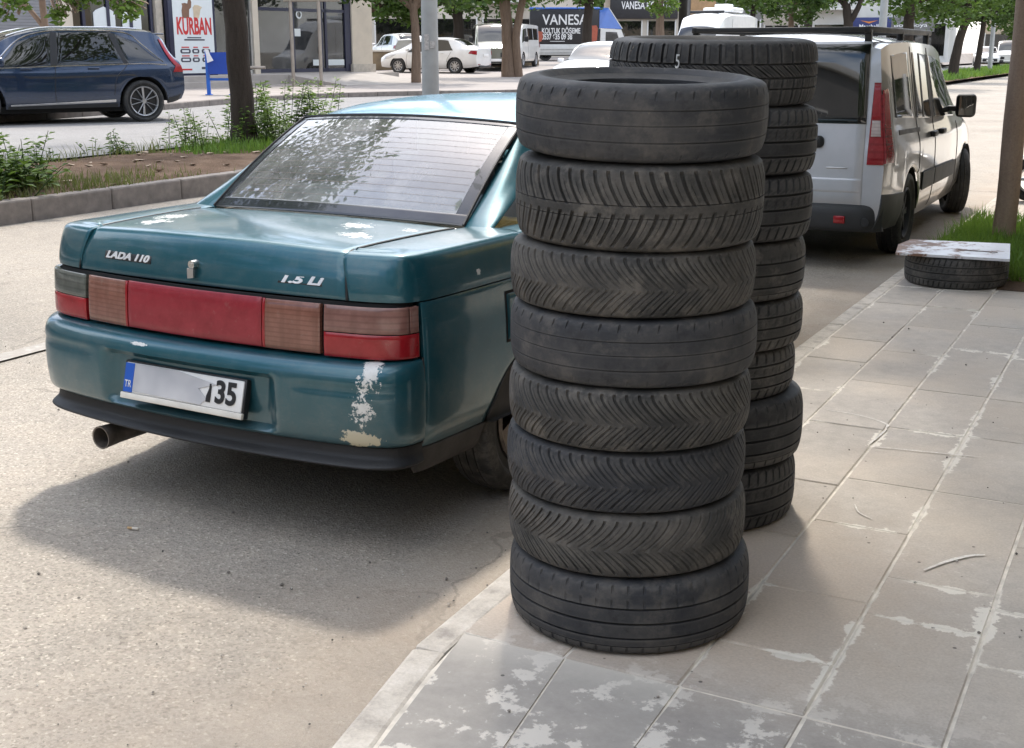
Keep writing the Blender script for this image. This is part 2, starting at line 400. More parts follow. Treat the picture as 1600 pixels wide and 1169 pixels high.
# near kerb (outer edge), bending in towards the camera
NK = [(-1.38, 1.2), (-1.42, 1.7), (-1.46, 1.97), (-1.515, 2.22), (-1.56, 2.47), (-1.57, 2.7), (-1.575, 3.4), (-1.58, 6), (-1.57, 9), (-1.57, 14), (-1.57, 30)]
NK = np.stack([np.interp(np.linspace(0, 28.8, 300)+1.2, [p[1] for p in NK], [p[0] for p in NK]), np.linspace(0, 28.8, 300)+1.2], -1)
kerb_run('kerb', 'low dusty pale kerb beside the stacked tyres', NK, .09, -.12, .1, .62, M_KERB, side=-1, jitter=.002)
kerb_run('kerb', 'grey stone kerb of the planted median strip', [(-9.35, -4), (-9.35, 46)], .16, -.1, .215, 1.02, M_MKERB, side=1, r=.02)
kerb_run('kerb', 'curving kerb of the far pavement beyond the dark blue car', [p for p in FK if p[1] < 60], .16, -.1, .43, 1.0, M_MKERB, side=1, r=.02)
# median bed
ys = np.concatenate([np.arange(-4, 26, .25), np.arange(26, 130, 4)]); xs = np.linspace(-12.25, -9.44, 16)
Gx, Gy = np.meshgrid(xs, ys, indexing='ij'); u = (xs[:, None]+12.25)/2.81
Gz = .17+.10*np.sin(np.pi*np.clip(u, 0, 1))**.7*.6+.06*(1-u)+.02*fbm(Gx*3, Gy*3, 5, 3); Gz[0] = .1
med = sheet('median_bed', np.stack([Gx, Gy, Gz], -1), M_SOIL)
def zmed(x, y):
    u = np.clip((np.asarray(x)+12.25)/2.81, 0, 1); return .17+.10*np.sin(np.pi*u)**.7*.6+.06*(1-u)+.02*fbm(np.asarray(x)*3., np.asarray(y)*3., 5, 3)

# pavement: cement bed and slabs
pav = sheet('pavement', [[(np.interp(y, NK[:, 1], NK[:, 0])+.085, y, .0965) for y in np.linspace(1.2, 30, 80)], [(9, y, .0965) for y in np.linspace(1.2, 30, 80)]], M_CEMENT)
sheet('near_ground', [[(-1.35, -30, .07), (-1.35, 1.25, .07)], [(60, -30, .07), (60, 1.25, .07)]], M_CEMENT)
sheet('pavement_beyond', [[(-1.5, 29.9, .092), (-1.5, 300, .092)], [(9, 29.9, .092), (9, 300, .092)]], M_CEMENT)
slab_cache = {}
def slab(x0, x1, y0, y1, dz=0.):
    g = .0065; w = round(x1-x0-g, 3); l = round(y1-y0-g, 3); key = (w, l)
    if key not in slab_cache:
        me = MB().bbox(-w/2, w/2, -l/2, l/2, -.05, 0, .004, 1).build('slab', M_SLAB, pav, smooth=None)
        o = me; slab_cache[key] = o
    else:
        o = slab_cache[key].copy(); COL.objects.link(o); o.parent = pav
    o.name = 'slab'; o.location = ((x0+x1)/2, (y0+y1)/2, .1+dz); o.color = (l, w, 0, 1)
    o.rotation_euler = (random.uniform(-.0025, .0025), random.uniform(-.0025, .0025), random.uniform(-.002, .002))
cols = {-1.485: [2.54, 4.11, 5.92, 6.87], -1.19: [2.54, 4.11, 5.57, 6.88], -.89: [2.54, 2.81, 3.2, 3.76, 4.21, 4.9, 5.54, 6.42, 7.06], -.59: [2.54, 3.14, 3.41, 4.21, 4.91, 5.52, 6.34, 7.03], -.29: [2.54, 2.98, 3.32, 4.3, 5.0]}
for k, x0 in enumerate([-1.485, -1.19, -.89, -.59, -.29, .01, .31, .61]):
    yj = list(cols.get(x0, [2.54+.2*random.random()])); x1 = -1.19 if k == 0 else x0+.3
    full = [yj[0]]
    for a in yj[1:]:
        n = max(1, round((a-full[-1])/.62)); b0 = full[-1]
        full += [b0+(a-b0)*(i+1)/n for i in range(n)]
    while full[-1] < (13.5 if x0 < 0 else 8): full.append(full[-1]+random.choice([.59, .6, .61]))
    for a, b in zip(full, full[1:]):
        if x0 < -.85 and a > 8.2 and b < 11.4: continue                 # the tree pit
        slab(x0, x1, a, b, random.uniform(-.0022, .0022))
for nm_, poly in (('slab', [(-1.472, 2.537), (-1.188, 2.537), (-1.108, 1.953), (-1.362, 1.953)]), ('slab', [(-1.181, 2.537), (-.889, 2.537), (-.872, 1.953), (-1.101, 1.953)])):
    o = MB().prism(poly, 'z', .05, .1).build(nm_, M_SLAB, pav, smooth=None); o.color = (9, 9, 0, 1)
for x0, x1 in [(-.885, -.59), (-.59, -.29), (-.29, .01), (.01, .31)]:
    for a, b in ((1.95, 2.54), (1.36, 1.95)):
        slab(x0+(.0 if x0 > -1.3 else (.0 if a < 1.9 else -.0)), x1, a, b, random.uniform(-.002, .002))
tag(sheet('tree_pit', [[(-1.47, 8.2, .1), (-1.47, 11.4, .1)], [(-.55, 8.2, .1), (-.55, 11.4, .1)]], M_SOIL))
# pale scrapes dragged across the slabs
tw_ = NT('pale_scrape'); nz_ = tw_.noise(tw_.pos(), 45, 5, .8); tw_.set(color=tw_.mix(tw_.step(nz_, .42, .6), (.60, .56, .50), (.80, .76, .69)), rough=.9)
for pts, w in (([(-1.16, 5.02), (-1.02, 5.0), (-.90, 4.93), (-.885, 4.86)], .012), ([(-.91, 4.60), (-.70, 4.63), (-.50, 4.66)], .007), ([(-.50, 3.50), (-.45, 3.60), (-.40, 3.67), (-.36, 3.70)], .014), ([(-.88, 4.86), (-.89, 4.74), (-.90, 4.62)], .010), ([(-.80, 3.95), (-.77, 3.88), (-.72, 3.84)], .006)):
    Q = crom(np.array(pts, float), 24); T_ = np.gradient(Q, axis=0); T_ /= np.linalg.norm(T_, axis=1, keepdims=True); N_ = np.stack([-T_[:, 1], T_[:, 0]], -1); ww = w*(.35+.65*np.abs(np.sin(np.linspace(.2, 2.9, 24)))*(.7+.5*RNG.random(24)))*.5
    A_ = np.concatenate([Q+N_*ww[:, None], np.full((24, 1), .1031)], 1); B_ = np.concatenate([Q-N_*ww[:, None], np.full((24, 1), .1031)], 1)
    o = sheet('scrape_mark', [A_.tolist(), B_.tolist()], tw_.m); o.parent = pav; del o['kind']
# cement smears in the wedge between kerb and first slab are part of the bed; loose grit on the road
def pebble_stuff():
    V = []; F = []; ico = [(0,0,1),(.9,0,.3),(.2,.85,.35),(-.75,.5,.3),(-.75,-.5,.3),(.2,-.85,.35),(0,0,-.4)]
    fc = [(0,1,2),(0,2,3),(0,3,4),(0,4,5),(0,5,1),(6,2,1),(6,3,2),(6,4,3),(6,5,4),(6,1,5)]
    for i in range(900):
        if i < 640: x = random.uniform(-5.5, -1.62); y = 1.6+random.random()**1.4*6
        elif i < 800: x = random.gauss(-1.75, .12); y = random.uniform(2.2, 9)
        else: x = random.uniform(-1.4, .1); y = random.uniform(2.2, 7)
        z = .0 if x < -1.6 else .1
        if -1.62 < x < -1.4: continue
        s = random.choice([.0022, .003, .003, .004, .006])*random.uniform(.7, 1.3); a = random.uniform(0, 6.28); b = len(V)
        for px, py, pz in ico:
            px *= random.uniform(.7, 1.3); V.append((x+s*(px*math.cos(a)-py*math.sin(a)), y+s*(px*math.sin(a)+py*math.cos(a)), z+s*(pz+.35)))
        F += [tuple(b+q for q in f) for f in fc]
    t = NT('grit'); oi = t.voro(t.pos(), 40, out='Color')
    t.set(color=t.ramp(t.sep(oi)[0], [(0, (.06, .055, .05)), (.5, (.2, .18, .155)), (.8, (.38, .34, .29)), (1, (.55, .52, .47))]), rough=.9)
    o = obj('grit', V, F, t.m); tag(o, 'loose grit and small stones strewn over the road', 'grit', kind='stuff')
pebble_stuff()
M_BUTT = plain('cigarette_paper', (.62, .57, .49), .8, var=.1, scale=60)
M_FILTER = plain('cigarette_filter', (.5, .33, .17), .8, var=.1, scale=60)
for (x, y, a, lb) in ((-2.93, 2.16, .9, 'cigarette butt on the sunlit road at the lower left'), (-2.93, 2.86, .2, 'cigarette butt lying in the shadow behind the teal car')):
    r = thing('cigarette_butt', lb, 'litter', (x, y, .008), a)
    MB().tube([(0, 0, 0), (.022, 0, 0)], .0042, 10).build('paper', M_BUTT, r); MB().tube([(-.018, 0, 0), (.0, 0, 0)], .0043, 10).build('filter', M_FILTER, r)
# ================================================================== tyres
def m_rubber(name, base, dust, amt, blue=.0):
    t = NT(name); p = t.co(rnd=True); s = t.sep(t.tc.outputs['Object'])
    n1 = t.noise(p, 5, 6, .7); n2 = t.noise(p, 42, 5, .7)
    ang = t.math('ARCTAN2', s[1], s[0])
    cv = t.n.new('ShaderNodeCombineXYZ'); t.put(cv.inputs[0], t.math('MULTIPLY', ang, 1.2)); t.put(cv.inputs[2], t.math('MULTIPLY', s[2], 40.)); oi = t.n.new('ShaderNodeObjectInfo'); t.put(cv.inputs[1], t.math('MULTIPLY', oi.outputs['Random'], 60.))
    streak = t.noise(cv.outputs[0], 2.2, 6, .75)                    # wear runs round the tread
    c = t.ramp(n1, [(.3, tuple(x*.8 for x in base)), (.7, tuple(x*1.2 for x in base))])
    c = t.mix(t.math('MULTIPLY', t.step(n1, .38, .72), amt), c, dust)
    mud = t.noise(p, 11, 6, .72); c = t.mix(t.math('MULTIPLY', t.step(mud, .48, .68), amt), c, tuple(x*1.25 for x in dust))
    c = t.mix(t.math('MULTIPLY', t.step(mud, .46, .34), .55), c, tuple(x*.5 for x in base))
    c = t.mix(t.math('MULTIPLY', t.step(streak, .5, .78), .5), c, tuple(min(1, x*1.7+.01) for x in base))
    c = t.mix(t.math('MULTIPLY', t.step(n2, .66, .78), .4), c, (.17, .155, .135))
    spot = t.math('MULTIPLY', t.step(t.noise(p, 13, 4, .6), .72, .76), .5)
    c = t.mix(spot, c, (.22, .18, .13))
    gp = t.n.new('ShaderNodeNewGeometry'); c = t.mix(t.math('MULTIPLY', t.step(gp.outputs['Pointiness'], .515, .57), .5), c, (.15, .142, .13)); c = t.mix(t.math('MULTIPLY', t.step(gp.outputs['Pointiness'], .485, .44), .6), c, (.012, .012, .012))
    t.set(color=c, spec=.35, rough=t.ramp(n1, [(.3, .55), (.7, .82)]))
    t.bump(t.math('ADD', t.math('MULTIPLY', n2, .5), streak), .35, .003); return t.m
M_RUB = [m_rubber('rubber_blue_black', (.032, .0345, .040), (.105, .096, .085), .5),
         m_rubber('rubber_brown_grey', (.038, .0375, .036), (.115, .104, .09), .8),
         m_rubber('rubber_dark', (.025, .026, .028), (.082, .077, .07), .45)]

def tyre_mesh(R, H, style, bead=.185, seed=0, name='tyre', spin=0.):
    """lying tyre, z 0..H; the grid follows the grooves so that every block has crisp edges"""
    rg = np.random.default_rng(seed); tw = .845*H                       # tread width
    P = dict(slick=44, winter=56, chev=62, chevup=62, ribs=48, block=44, ribslot=56)[style]
    dep = dict(slick=.0012, winter=.0062, chev=.0040, chevup=.0040, ribs=.002, block=.0078, ribslot=.003)[style]
    # circumferential grooves: (centre v, half-width v, depth)
    G = dict(slick=[(-.5, .02, .0016), (.0, .015, .0012), (.45, .02, .0016)], winter=[(.12, .012, .003), (-.22, .012, .003)], chev=[], chevup=[],
             ribs=[(-.55, .028, .006), (-.08, .035, .0065), (.38, .03, .006), (-.82, .01, .003)], block=[(.36, .03, .0075), (-.12, .035, .008), (-.5, .03, .007)],
             ribslot=[(-.5, .035, .006), (0., .035, .0065), (.5, .035, .006)])[style]
    vs_ = list(np.linspace(-1, 1, 25))
    for c, w, d in G:
        vs_ = [v for v in vs_ if abs(v-c) > w*1.5]; vs_ += [c-w*1.25, c-w*.85, c+w*.85, c+w*1.25]
    vs_ = np.array(sorted(vs_)); nt = len(vs_)
    # section: inner bead, lower sidewall, tread, upper sidewall, bead; then the inside
    sr = [bead, bead+.006, bead+.03, (R+bead)/2, R-.05, R-.022, R-.009]; sz = [.15, .10, .03, .004, .0, .0055, .0135]
    lowr = np.array(sr); lowz = np.array(sz)*H/.18
    lo = crom(np.stack([lowr, lowz], -1), 15)[:-1]
    hi = lo[::-1].copy(); hi[:, 1] = H-hi[:, 1]
    tr_r = R-.007*np.abs(vs_)**4.0-.003*vs_**2; tr_z = H/2+vs_*tw/2
    inn = np.array([[bead+.012, H*.86], [bead+.05, H*.93], [R-.03, H*.80], [R-.022, H*.5], [R-.03, H*.2], [bead+.05, H*.07], [bead+.012, H*.14]])
    r = np.concatenate([lo[:, 0], tr_r, hi[:, 0], inn[:, 0]]); z = np.concatenate([lo[:, 1], tr_z, hi[:, 1], inn[:, 1]])
    nl = len(lo); nr = len(r)
    v_all = np.full(nr, 9.); v_all[nl:nl+nt] = vs_
    f = dict(slick=[0, .03, .10, .13, .4, .7], winter=[0, .05, .24, .30, .5, .55, .6, .65, .85], chev=[0, .06, .20, .28, .52, .57, .62, .67], chevup=[0, .06, .20, .28, .52, .57, .62, .67],
             ribs=[0, .04, .14, .18, .45, .75], block=[0, .05, .15, .21, .4, .45, .5, .55, .6, .65, .85], ribslot=[0, .05, .2, .26, .6])[style]
    f = np.array(f); nc = len(f); pit = np.arange(P)[:, None]+f[None, :]
    pit = (pit+.10*np.sin(pit*2*math.pi*5/P)).ravel()                   # pitch varies round the tyre
    th0 = pit/P*2*math.pi+spin; nth = len(th0)
    vv = np.clip(v_all, -1, 1); sh = np.zeros(nr); pw = 2*math.pi/P
    if style == 'winter': sh = pw*np.where(vv > .0, 1.15*np.clip(1-vv, 0, 1)**1.6, .0)+pw*np.where(vv <= 0, 1.15-1.15*(1-np.clip(1+vv, 0, 1))**1.6+.35, 0)*1.0
    if style == 'chev': sh = pw*1.9*np.clip(1-np.abs(vv+.12),0,1)**1.35
    if style == 'chevup': sh = -pw*2.1*np.clip(1-np.abs(vv+.05),0,1)**1.35
    if style == 'block': sh = pw*np.where(vv > .36, 0, np.where(vv > -.12, (.36-vv)*2.6, np.where(vv > -.5, 1.25-(-.12-vv)*.2, 1.17)))
    if style == 'slick': sh = pw*.3*vv
    if style == 'ribslot': sh = pw*.5*vv
    sh = np.where(v_all > 5, np.where(np.arange(nr) < nl, sh[nl], sh[nl+nt-1]), sh)
    TH = th0[:, None]+sh[None, :]
    # groove depth
    D = np.zeros((nth, nr)); c_idx = np.tile(np.arange(nc), P)
    ing = (c_idx == 1) | (c_idx == 2); sip = np.isin(c_idx, [5, 6] if style in ('chev', 'chevup') else ([5, 6] if style == 'winter' else [5, 6, 9]))
    wear = 1-.35*np.clip(fbm(np.cos(th0)*3, np.sin(th0)*3, seed+3, 2), -1, 1)
    for j in range(nl, nl+nt):
        v = vs_[j-nl]; d = np.zeros(nth)
        if style in ('chev', 'chevup'):
            lim = np.abs(v+.12) > .04 and abs(v) < .97
            if lim: d = np.where(ing, dep*(.55+.6*abs(v)), 0)
            if .15 < abs(v) < .8: d = np.maximum(d, np.where(c_idx == 5, dep*.4, 0))
        elif style == 'winter':
            if abs(v) > .1 and abs(v) < .98: d = np.where(ing, dep, 0)
            if .2 < abs(v) < .7: d = np.maximum(d, np.where(c_idx == 6, dep*.3, 0))
        elif style == 'slick':
            if .80 < v < .99: d = np.where(ing, .0035, 0)
            if -.99 < v < -.86: d = np.where(ing, .002, 0)
        elif style == 'ribs':
            if abs(v) > .85: d = np.where(ing, .003, 0)
            elif .42 < v < .6: d = np.where(ing, .002, 0)
        elif style == 'ribslot':
            if abs(v) > .6: d = np.where(ing, .0045, 0)
            elif .1 < abs(v) < .4: d = np.where(ing & (v > 0), .0022, 0)
        elif style == 'block':
            d = np.where(ing, dep, 0)
            if abs(v) < .33: d = np.maximum(d, np.where((c_idx == 5) | (c_idx == 9), dep*.45, 0))
            if abs(v) > .4: d = np.maximum(d, np.where((c_idx == 5) & (abs(v) > .55), dep*.3, 0))
        for c, w, dd in G:
            if abs(v-c) < w: d = np.maximum(d, dd)
        D[:, j] = d*wear
    rr = r[None, :]-D
    big = .0025*fbm(np.cos(TH)*2+seed, np.sin(TH)*2, seed, 2)
    outer = np.clip((r-bead)/(R-bead), 0, 1)[None, :]
    rr = rr+big*outer
    zz = z[None, :]+.0022*outer*fbm(np.cos(TH)*1.6, np.sin(TH)*1.6+seed, seed+9, 2)*np.clip((z[None, :])/H, 0.2, .8)
    # moulded rings and ribs on the sidewalls
    V = np.stack([rr*np.cos(TH), rr*np.sin(TH), zz], -1).reshape(-1, 3)
    idx = np.arange(nth*nr).reshape(nth, nr); a = idx; b = np.roll(idx, -1, 0)
    F = np.stack([a, b, np.roll(b, -1, 1), np.roll(a, -1, 1)], -1).reshape(-1, 4)
    me = bpy.data.meshes.new(name)
    me.vertices.add(len(V)); me.vertices.foreach_set('co', V.ravel().astype(np.float32))
    me.loops.add(F.size); me.loops.foreach_set('vertex_index', F.ravel().astype(np.int32))
    me.polygons.add(len(F)); me.polygons.foreach_set('loop_start', np.arange(0, F.size, 4, dtype=np.int32)); me.polygons.foreach_set('loop_total', np.full(len(F), 4, dtype=np.int32))
    me.update(calc_edges=True); me.validate()
    me.shade_smooth(); me.set_sharp_from_angle(angle=rad(34)); return me
ORD = ['topmost', 'second from the top', 'third from the top', 'fourth from the top', 'fifth from the top', 'sixth from the top', 'second from the bottom', 'bottom']
def tyre_obj(name, label, group, R, H, style, mat, loc, rz, tilt=(0, 0), seed=0, bead=.185):
    q = Matrix.Rotation(tilt[0], 4, Vector((.93, .37, 0)).normalized()) @ Matrix.Rotation(tilt[1], 4, Vector((-.37, .93, 0)).normalized())
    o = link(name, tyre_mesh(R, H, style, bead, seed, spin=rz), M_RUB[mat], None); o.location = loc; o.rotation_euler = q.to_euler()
    return tag(o, label, 'tyre', group)
# near stack: (bottom z, height, radius, style, rubber, dx, dy, tilt x, tilt y, words)
FS = [(1.316, .176, .305, 'slick', 0, .003, -.003, .058, .020, 'bald tread with bluish streaks'),
      (1.104, .205, .305, 'winter', 1, .0, .0, .022, .010, 'slanting grooves above and below the middle'),
      (.944, .160, .306, 'chev', 1, -.012, .0, 0, .004, 'fine V-shaped grooves'),
      (.776, .171, .312, 'slick', 0, -.008, .005, 0, .0, 'smooth worn tread and pale scuff line'),
      (.619, .160, .309, 'chev', 1, -.012, .0, 0, .0, 'V-shaped grooves under the smooth worn tyre'),
      (.461, .161, .310, 'chev', 0, -.022, .005, 0, -.004, 'V-shaped grooves and shifted to the left'),
      (.297, .167, .311, 'chevup', 1, -.012, .0, 0, -.004, 'arched grooves pointing up'),
      (.100, .199, .318, 'ribs', 0, .0, .0, 0, 0, 'straight grooves all round')]
for i, (z, h, R, st, mt, dx, dy, tx, ty, w) in enumerate(FS):
    tyre_obj('tyre', f'{ORD[i]} tyre of the near stack, {w}', 'tyres of the near stack', R, h, st, mt, (-1.168+dx, 2.897+dy, z), i*1.7, (tx, ty), seed=i+1)
BS = [(1.398, .188, .313, 'block', 2, -.006, .0, .035, .012, 'deep blocks and diamond grooves'),
      (1.196, .198, .316, 'ribslot', 2, .004, .0, 0, .01, 'ribbed tread'),
      (1.000, .198, .313, 'ribslot', 2, .004, .0, 0, .006, 'ribs and small slots'),
      (.820, .181, .312, 'ribs', 1, -.006, .0, 0, 0, 'smooth grey ribs'),
      (.668, .154, .312, 'ribslot', 1, -.004, .0, 0, 0, 'narrow ribbed tread with slots'),
      (.514, .156, .308, 'ribslot', 1, -.018, .0, 0, 0, 'narrow tread, set back leftwards'),
      (.302, .214, .316, 'ribs', 2, .012, .0, 0, -.006, 'wide tread and shoulder blocks'),
      (.100, .204, .314, 'ribslot', 2, .0, .0, 0, 0, 'wide ribbed tread on the slabs')]
for i, (z, h, R, st, mt, dx, dy, tx, ty, w) in enumerate(BS):
    bt_ = tyre_obj('tyre', f'{ORD[i]} tyre of the stack behind, {w}', 'tyres of the stack behind', R, h, st, mt, (-1.272+dx, 3.735+dy, z), i*2.3+.4, (tx, ty), seed=i+21)
    if i == 0: text_mesh('chalk_mark', '5', .055, plain('chalk', (.55, .56, .55), .95, var=.3, scale=120), bt_, (.006, -.3145, .128), (rad(86), 0, rad(1)), .001, sx=.55)
# ================================================================== worn teal saloon
def m_paint(name, base, chips=(), fade=None, rough=.30, metal=.35, chipcol=(.74, .74, .71), lo=(.2, .2, .2)):
    """metallic paint with clear coat, sun-faded blotches, road dust low down, chips round given spots"""
    t = NT(name); o = t.tc.outputs['Object']; s = t.sep(o)
    n1 = t.noise(o, 3.2, 5, .6); n2 = t.noise(o, 22, 6, .7); n3 = t.noise(o, 90, 4, .7)
    c = t.ramp(n1, [(.3, tuple(x*.88 for x in base)), (.7, tuple(x*1.12 for x in base))])
    dust = t.math('MULTIPLY', t.step(s[2], .62, .22), t.math('MULTIPLY_ADD', n2, .5, .15))
    c = t.mix(t.math('MULTIPLY', dust, .75), c, (.135, .12, .10))
    c = t.mix(t.math('MULTIPLY', t.step(t.noise(o, 6.5, 7, .75), .42, .75), .22), c, (.20, .20, .19)); c = t.mix(t.math('MULTIPLY', t.step(t.noise(t.co('Object', (3, 3, 30)), 6, 5, .7), .60, .72), .16), c, (.28, .30, .30))
    mask = None
    for (x, y, z, r, k, sx, sz) in chips:
        d = t.n.new('ShaderNodeVectorMath'); d.operation = 'DISTANCE'
        q = t.n.new('ShaderNodeVectorMath'); q.operation = 'MULTIPLY'; t.l.new(o, q.inputs[0]); q.inputs[1].default_value = (1/sx, 1/sx, 1/sz)
        t.l.new(q.outputs[0], d.inputs[0]); d.inputs[1].default_value = (x/sx, y/sx, z/sz)
        m = t.math('SUBTRACT', t.math('ADD', t.math('MULTIPLY_ADD', t.noise(o, 75, 5, .75), .55, t.math('MULTIPLY', t.noise(o, 21, 5, .68), .62)), k-.04), t.math('MULTIPLY', d.outputs['Value'], 1/r))
        m = t.step(m, .30, .345)
        mask = m if mask is None else t.math('MAXIMUM', mask, m)
    tiny = t.math('MULTIPLY', t.step(t.noise(o, 33, 2, .5), .80, .815), .85)
    mask = tiny if mask is None else t.math('MAXIMUM', mask, tiny)
    cc = t.mix(t.step(n2, .45, .6), chipcol, tuple(x*.86+.02 for x in chipcol))
    cc = t.mix(t.step(s[2], .46, .40), cc, (.55, .50, .36)) if chips else cc
    c = t.mix(mask, c, cc)
    inv = t.math('SUBTRACT', 1, mask)
    t.set(color=c, metal=t.math('MULTIPLY', inv, metal), coat=t.math('MULTIPLY', inv, .75), coatr=.09,
          rough=t.math('MULTIPLY_ADD', n2, .2, rough-.05))
    t.bump(t.math('ADD', t.math('MULTIPLY', mask, -1.), t.math('MULTIPLY', n3, .06)), .10, .003)
    return t.m
TEAL = (.008, .090, .120)
CHIPS = [(.70, .115, .575, .115, .27, .75, 1.1), (.675, .10, .49, .11, .33, .75, 1.9), (.665, .10, .395, .12, .22, 1.3, .55), (-.78, .19, .545, .045, .15, 1, 1),
         (.42, .42, .975, .16, -.06, 1.9, 1), (-.45, .47, .975, .18, -.06, 1.9, 1), (.30, .56, .975, .14, -.08, 2.2, 1), (.5, .60, .97, .10, -.05, 1.6, 1), (0, 1.50, 1.30, .16, -.08, 2.8, 1), (.35, 1.45, 1.30, .14, -.08, 2.4, 1), (-.4, .33, .965, .12, -.07, 2.5, 1),
         (.05, .20, .95, .03, .08, 3, .5), (.80, .55, .85, .04, .1, 1, 1), (.82, .47, .83, .03, .1, 1, 1), (-.2, .03, .60, .03, .1, 4, .5)]
M_TEAL = m_paint('teal_paint', TEAL, CHIPS)
M_TEALSKY = m_paint('teal_paint_fade_sky', (.045, .19, .29), CHIPS, rough=.42)  # roof copy: sun fade plus the sky's reflection put into a paler colour
M_TRIM = plain('black_plastic_trim', (.012, .0125, .014), .55, var=.3, scale=9, bump=.25, bscale=150)
M_TRIMD = plain('dusty_black_plastic', (.055, .05, .046), .75, var=.4, scale=14, bump=.3)
M_DARK = plain('dark_underbody', (.012, .012, .012), .9)
M_CHROME = plain('dull_chrome', (.55, .55, .54), .28, metal=1., var=.15, scale=40)
M_STEEL = plain('dull_steel', (.42, .42, .42), .4, metal=.9, var=.2, scale=12)
M_RUSTST = plain('weathered_steel', (.22, .19, .165), .5, metal=.7, var=.4, scale=20)
M_WHITEP = plain('white_plate', (.78, .78, .77), .45, var=.04)
M_PLASTW = plain('ivory_plastic', (.72, .69, .62), .5, var=.08, scale=14)
M_EUBLUE = plain('plate_blue', (.015, .10, .48), .4)
M_BLACK = plain('black_print', (.012, .012, .014), .45)
M_GLASSR = glass('rear_glass', (.70, .76, .74), .19, (.66, .66, .66), .02, 1.7, 2.3)
M_GLASSS = glass('side_glass', (.72, .76, .75), .06)
M_FRIT = plain('black_frit', (.02, .022, .026), .22, var=.3, coat=.6)
def m_lens(name, col, line=0., rough=.16):
    t = NT(name); s = t.sep(t.tc.outputs['Object']); n = t.noise(t.co(), 14, 5, .7)
    c = t.ramp(n, [(.3, tuple(x*.8 for x in col)), (.75, tuple(min(1, x*1.15+.015) for x in col))])
    if line:
        w = t.math('SINE', t.math('MULTIPLY', s[2], line)); w2 = t.math('SINE', t.math('MULTIPLY', s[0], line*.25))
        c = t.mix(t.math('MULTIPLY', t.step(w, .2, .9), .35), c, tuple(x*.45 for x in col))
        c = t.mix(t.math('MULTIPLY', t.step(w2, .3, .9), .25), c, tuple(x*.6 for x in col))
    c = t.mix(t.math('MULTIPLY', t.step(t.noise(t.co(), 40, 5, .7), .58, .75), .16), c, (.3, .27, .23))
    t.set(color=c, rough=rough, coat=.35, coatr=.1, spec=.4); t.bump(n, .06, .002); return t.m
M_LRED = m_lens('lens_red', (.30, .004, .010)); M_LGARN = m_lens('garnish_red', (.27, .008, .020), 0, .42)
M_LPINK = m_lens('lens_pink_clear', (.235, .115, .095), 330); M_LAMB = m_lens('lens_faded_amber', (.235, .10, .07), 420); M_LSMOKE = m_lens('lens_smoked', (.10, .11, .095), 300)
M_SEAT = plain('seat_cloth', (.34, .37, .42), .9, var=.12, scale=20, bump=.4); M_SHELF = plain('parcel_shelf_cloth', (.82, .75, .64), .95, var=.12, scale=9, bump=.5)
M_INT = plain('car_interior', (.05, .05, .052), .8)
M_RIM = plain('silver_rim', (.45, .45, .46), .35, metal=.85, var=.1)

def lay_wheel(parent, name, R, W, x, y, z, side, style='ribs', rimr=.175, spokes=5, mt=2, steer=0., rimmat=None, seed=3, rims=None):
    """a wheel standing upright: wheel > tyre, rim"""
    w = bpy.data.objects.new(name, None); COL.objects.link(w); w.parent = parent; w.location = (x, y, z); w.rotation_euler = (0, 0, steer)
    key = ('W', R, W, style)
    if key not in slab_cache: slab_cache[key] = tyre_mesh(R, W, style, rimr, seed)
    ty = link('tyre', slab_cache[key], M_RUB[mt], w, loc=((-W/2)*1.0, 0, 0), rot=(0, math.pi/2, 0))
    mb = MB(); s = side
    mb.lathe([(rimr+.004, s*W*.38), (rimr-.004, s*W*.43), (rimr-.016, s*W*.40), (rimr-.022, s*W*.30), (rimr-.02, -s*W*.35)], 36, 'x')
    mb.lathe([(.0, s*W*.33), (.028, s*W*.33), (.032, s*W*.30), (.034, s*W*.2)], 20, 'x')
    for k in range(spokes):
        a = 2*math.pi*k/spokes; c0, s0 = math.cos(a), math.sin(a); tw = .26 if spokes < 7 else .14
        r0, r1 = .026, rimr-.016; pts = []
        for (r, da, xx) in ((r0, -.5, .31), (r1, -tw, .27), (r1, tw, .27), (r0, .5, .31)):
            pts.append((s*W*xx, r*math.cos(a+da*(.03/r if r == r0 else 1)), r*math.sin(a+da*(.03/r if r == r0 else 1))))
        V = pts+[(p[0]-s*.022, p[1], p[2]) for p in pts]
        mb.add(V, [(0, 1, 2, 3), (7, 6, 5, 4), (0, 4, 5, 1), (1, 5, 6, 2), (2, 6, 7, 3), (3, 7, 4, 0)])
    mb.build('rim', rimmat or M_RIM, w, 40)
    MB().lathe([(0, s*W*.05), (rimr*.97, s*W*.05)], 24, 'x').build('brake_backing', M_DARK, w, 40)
    return w

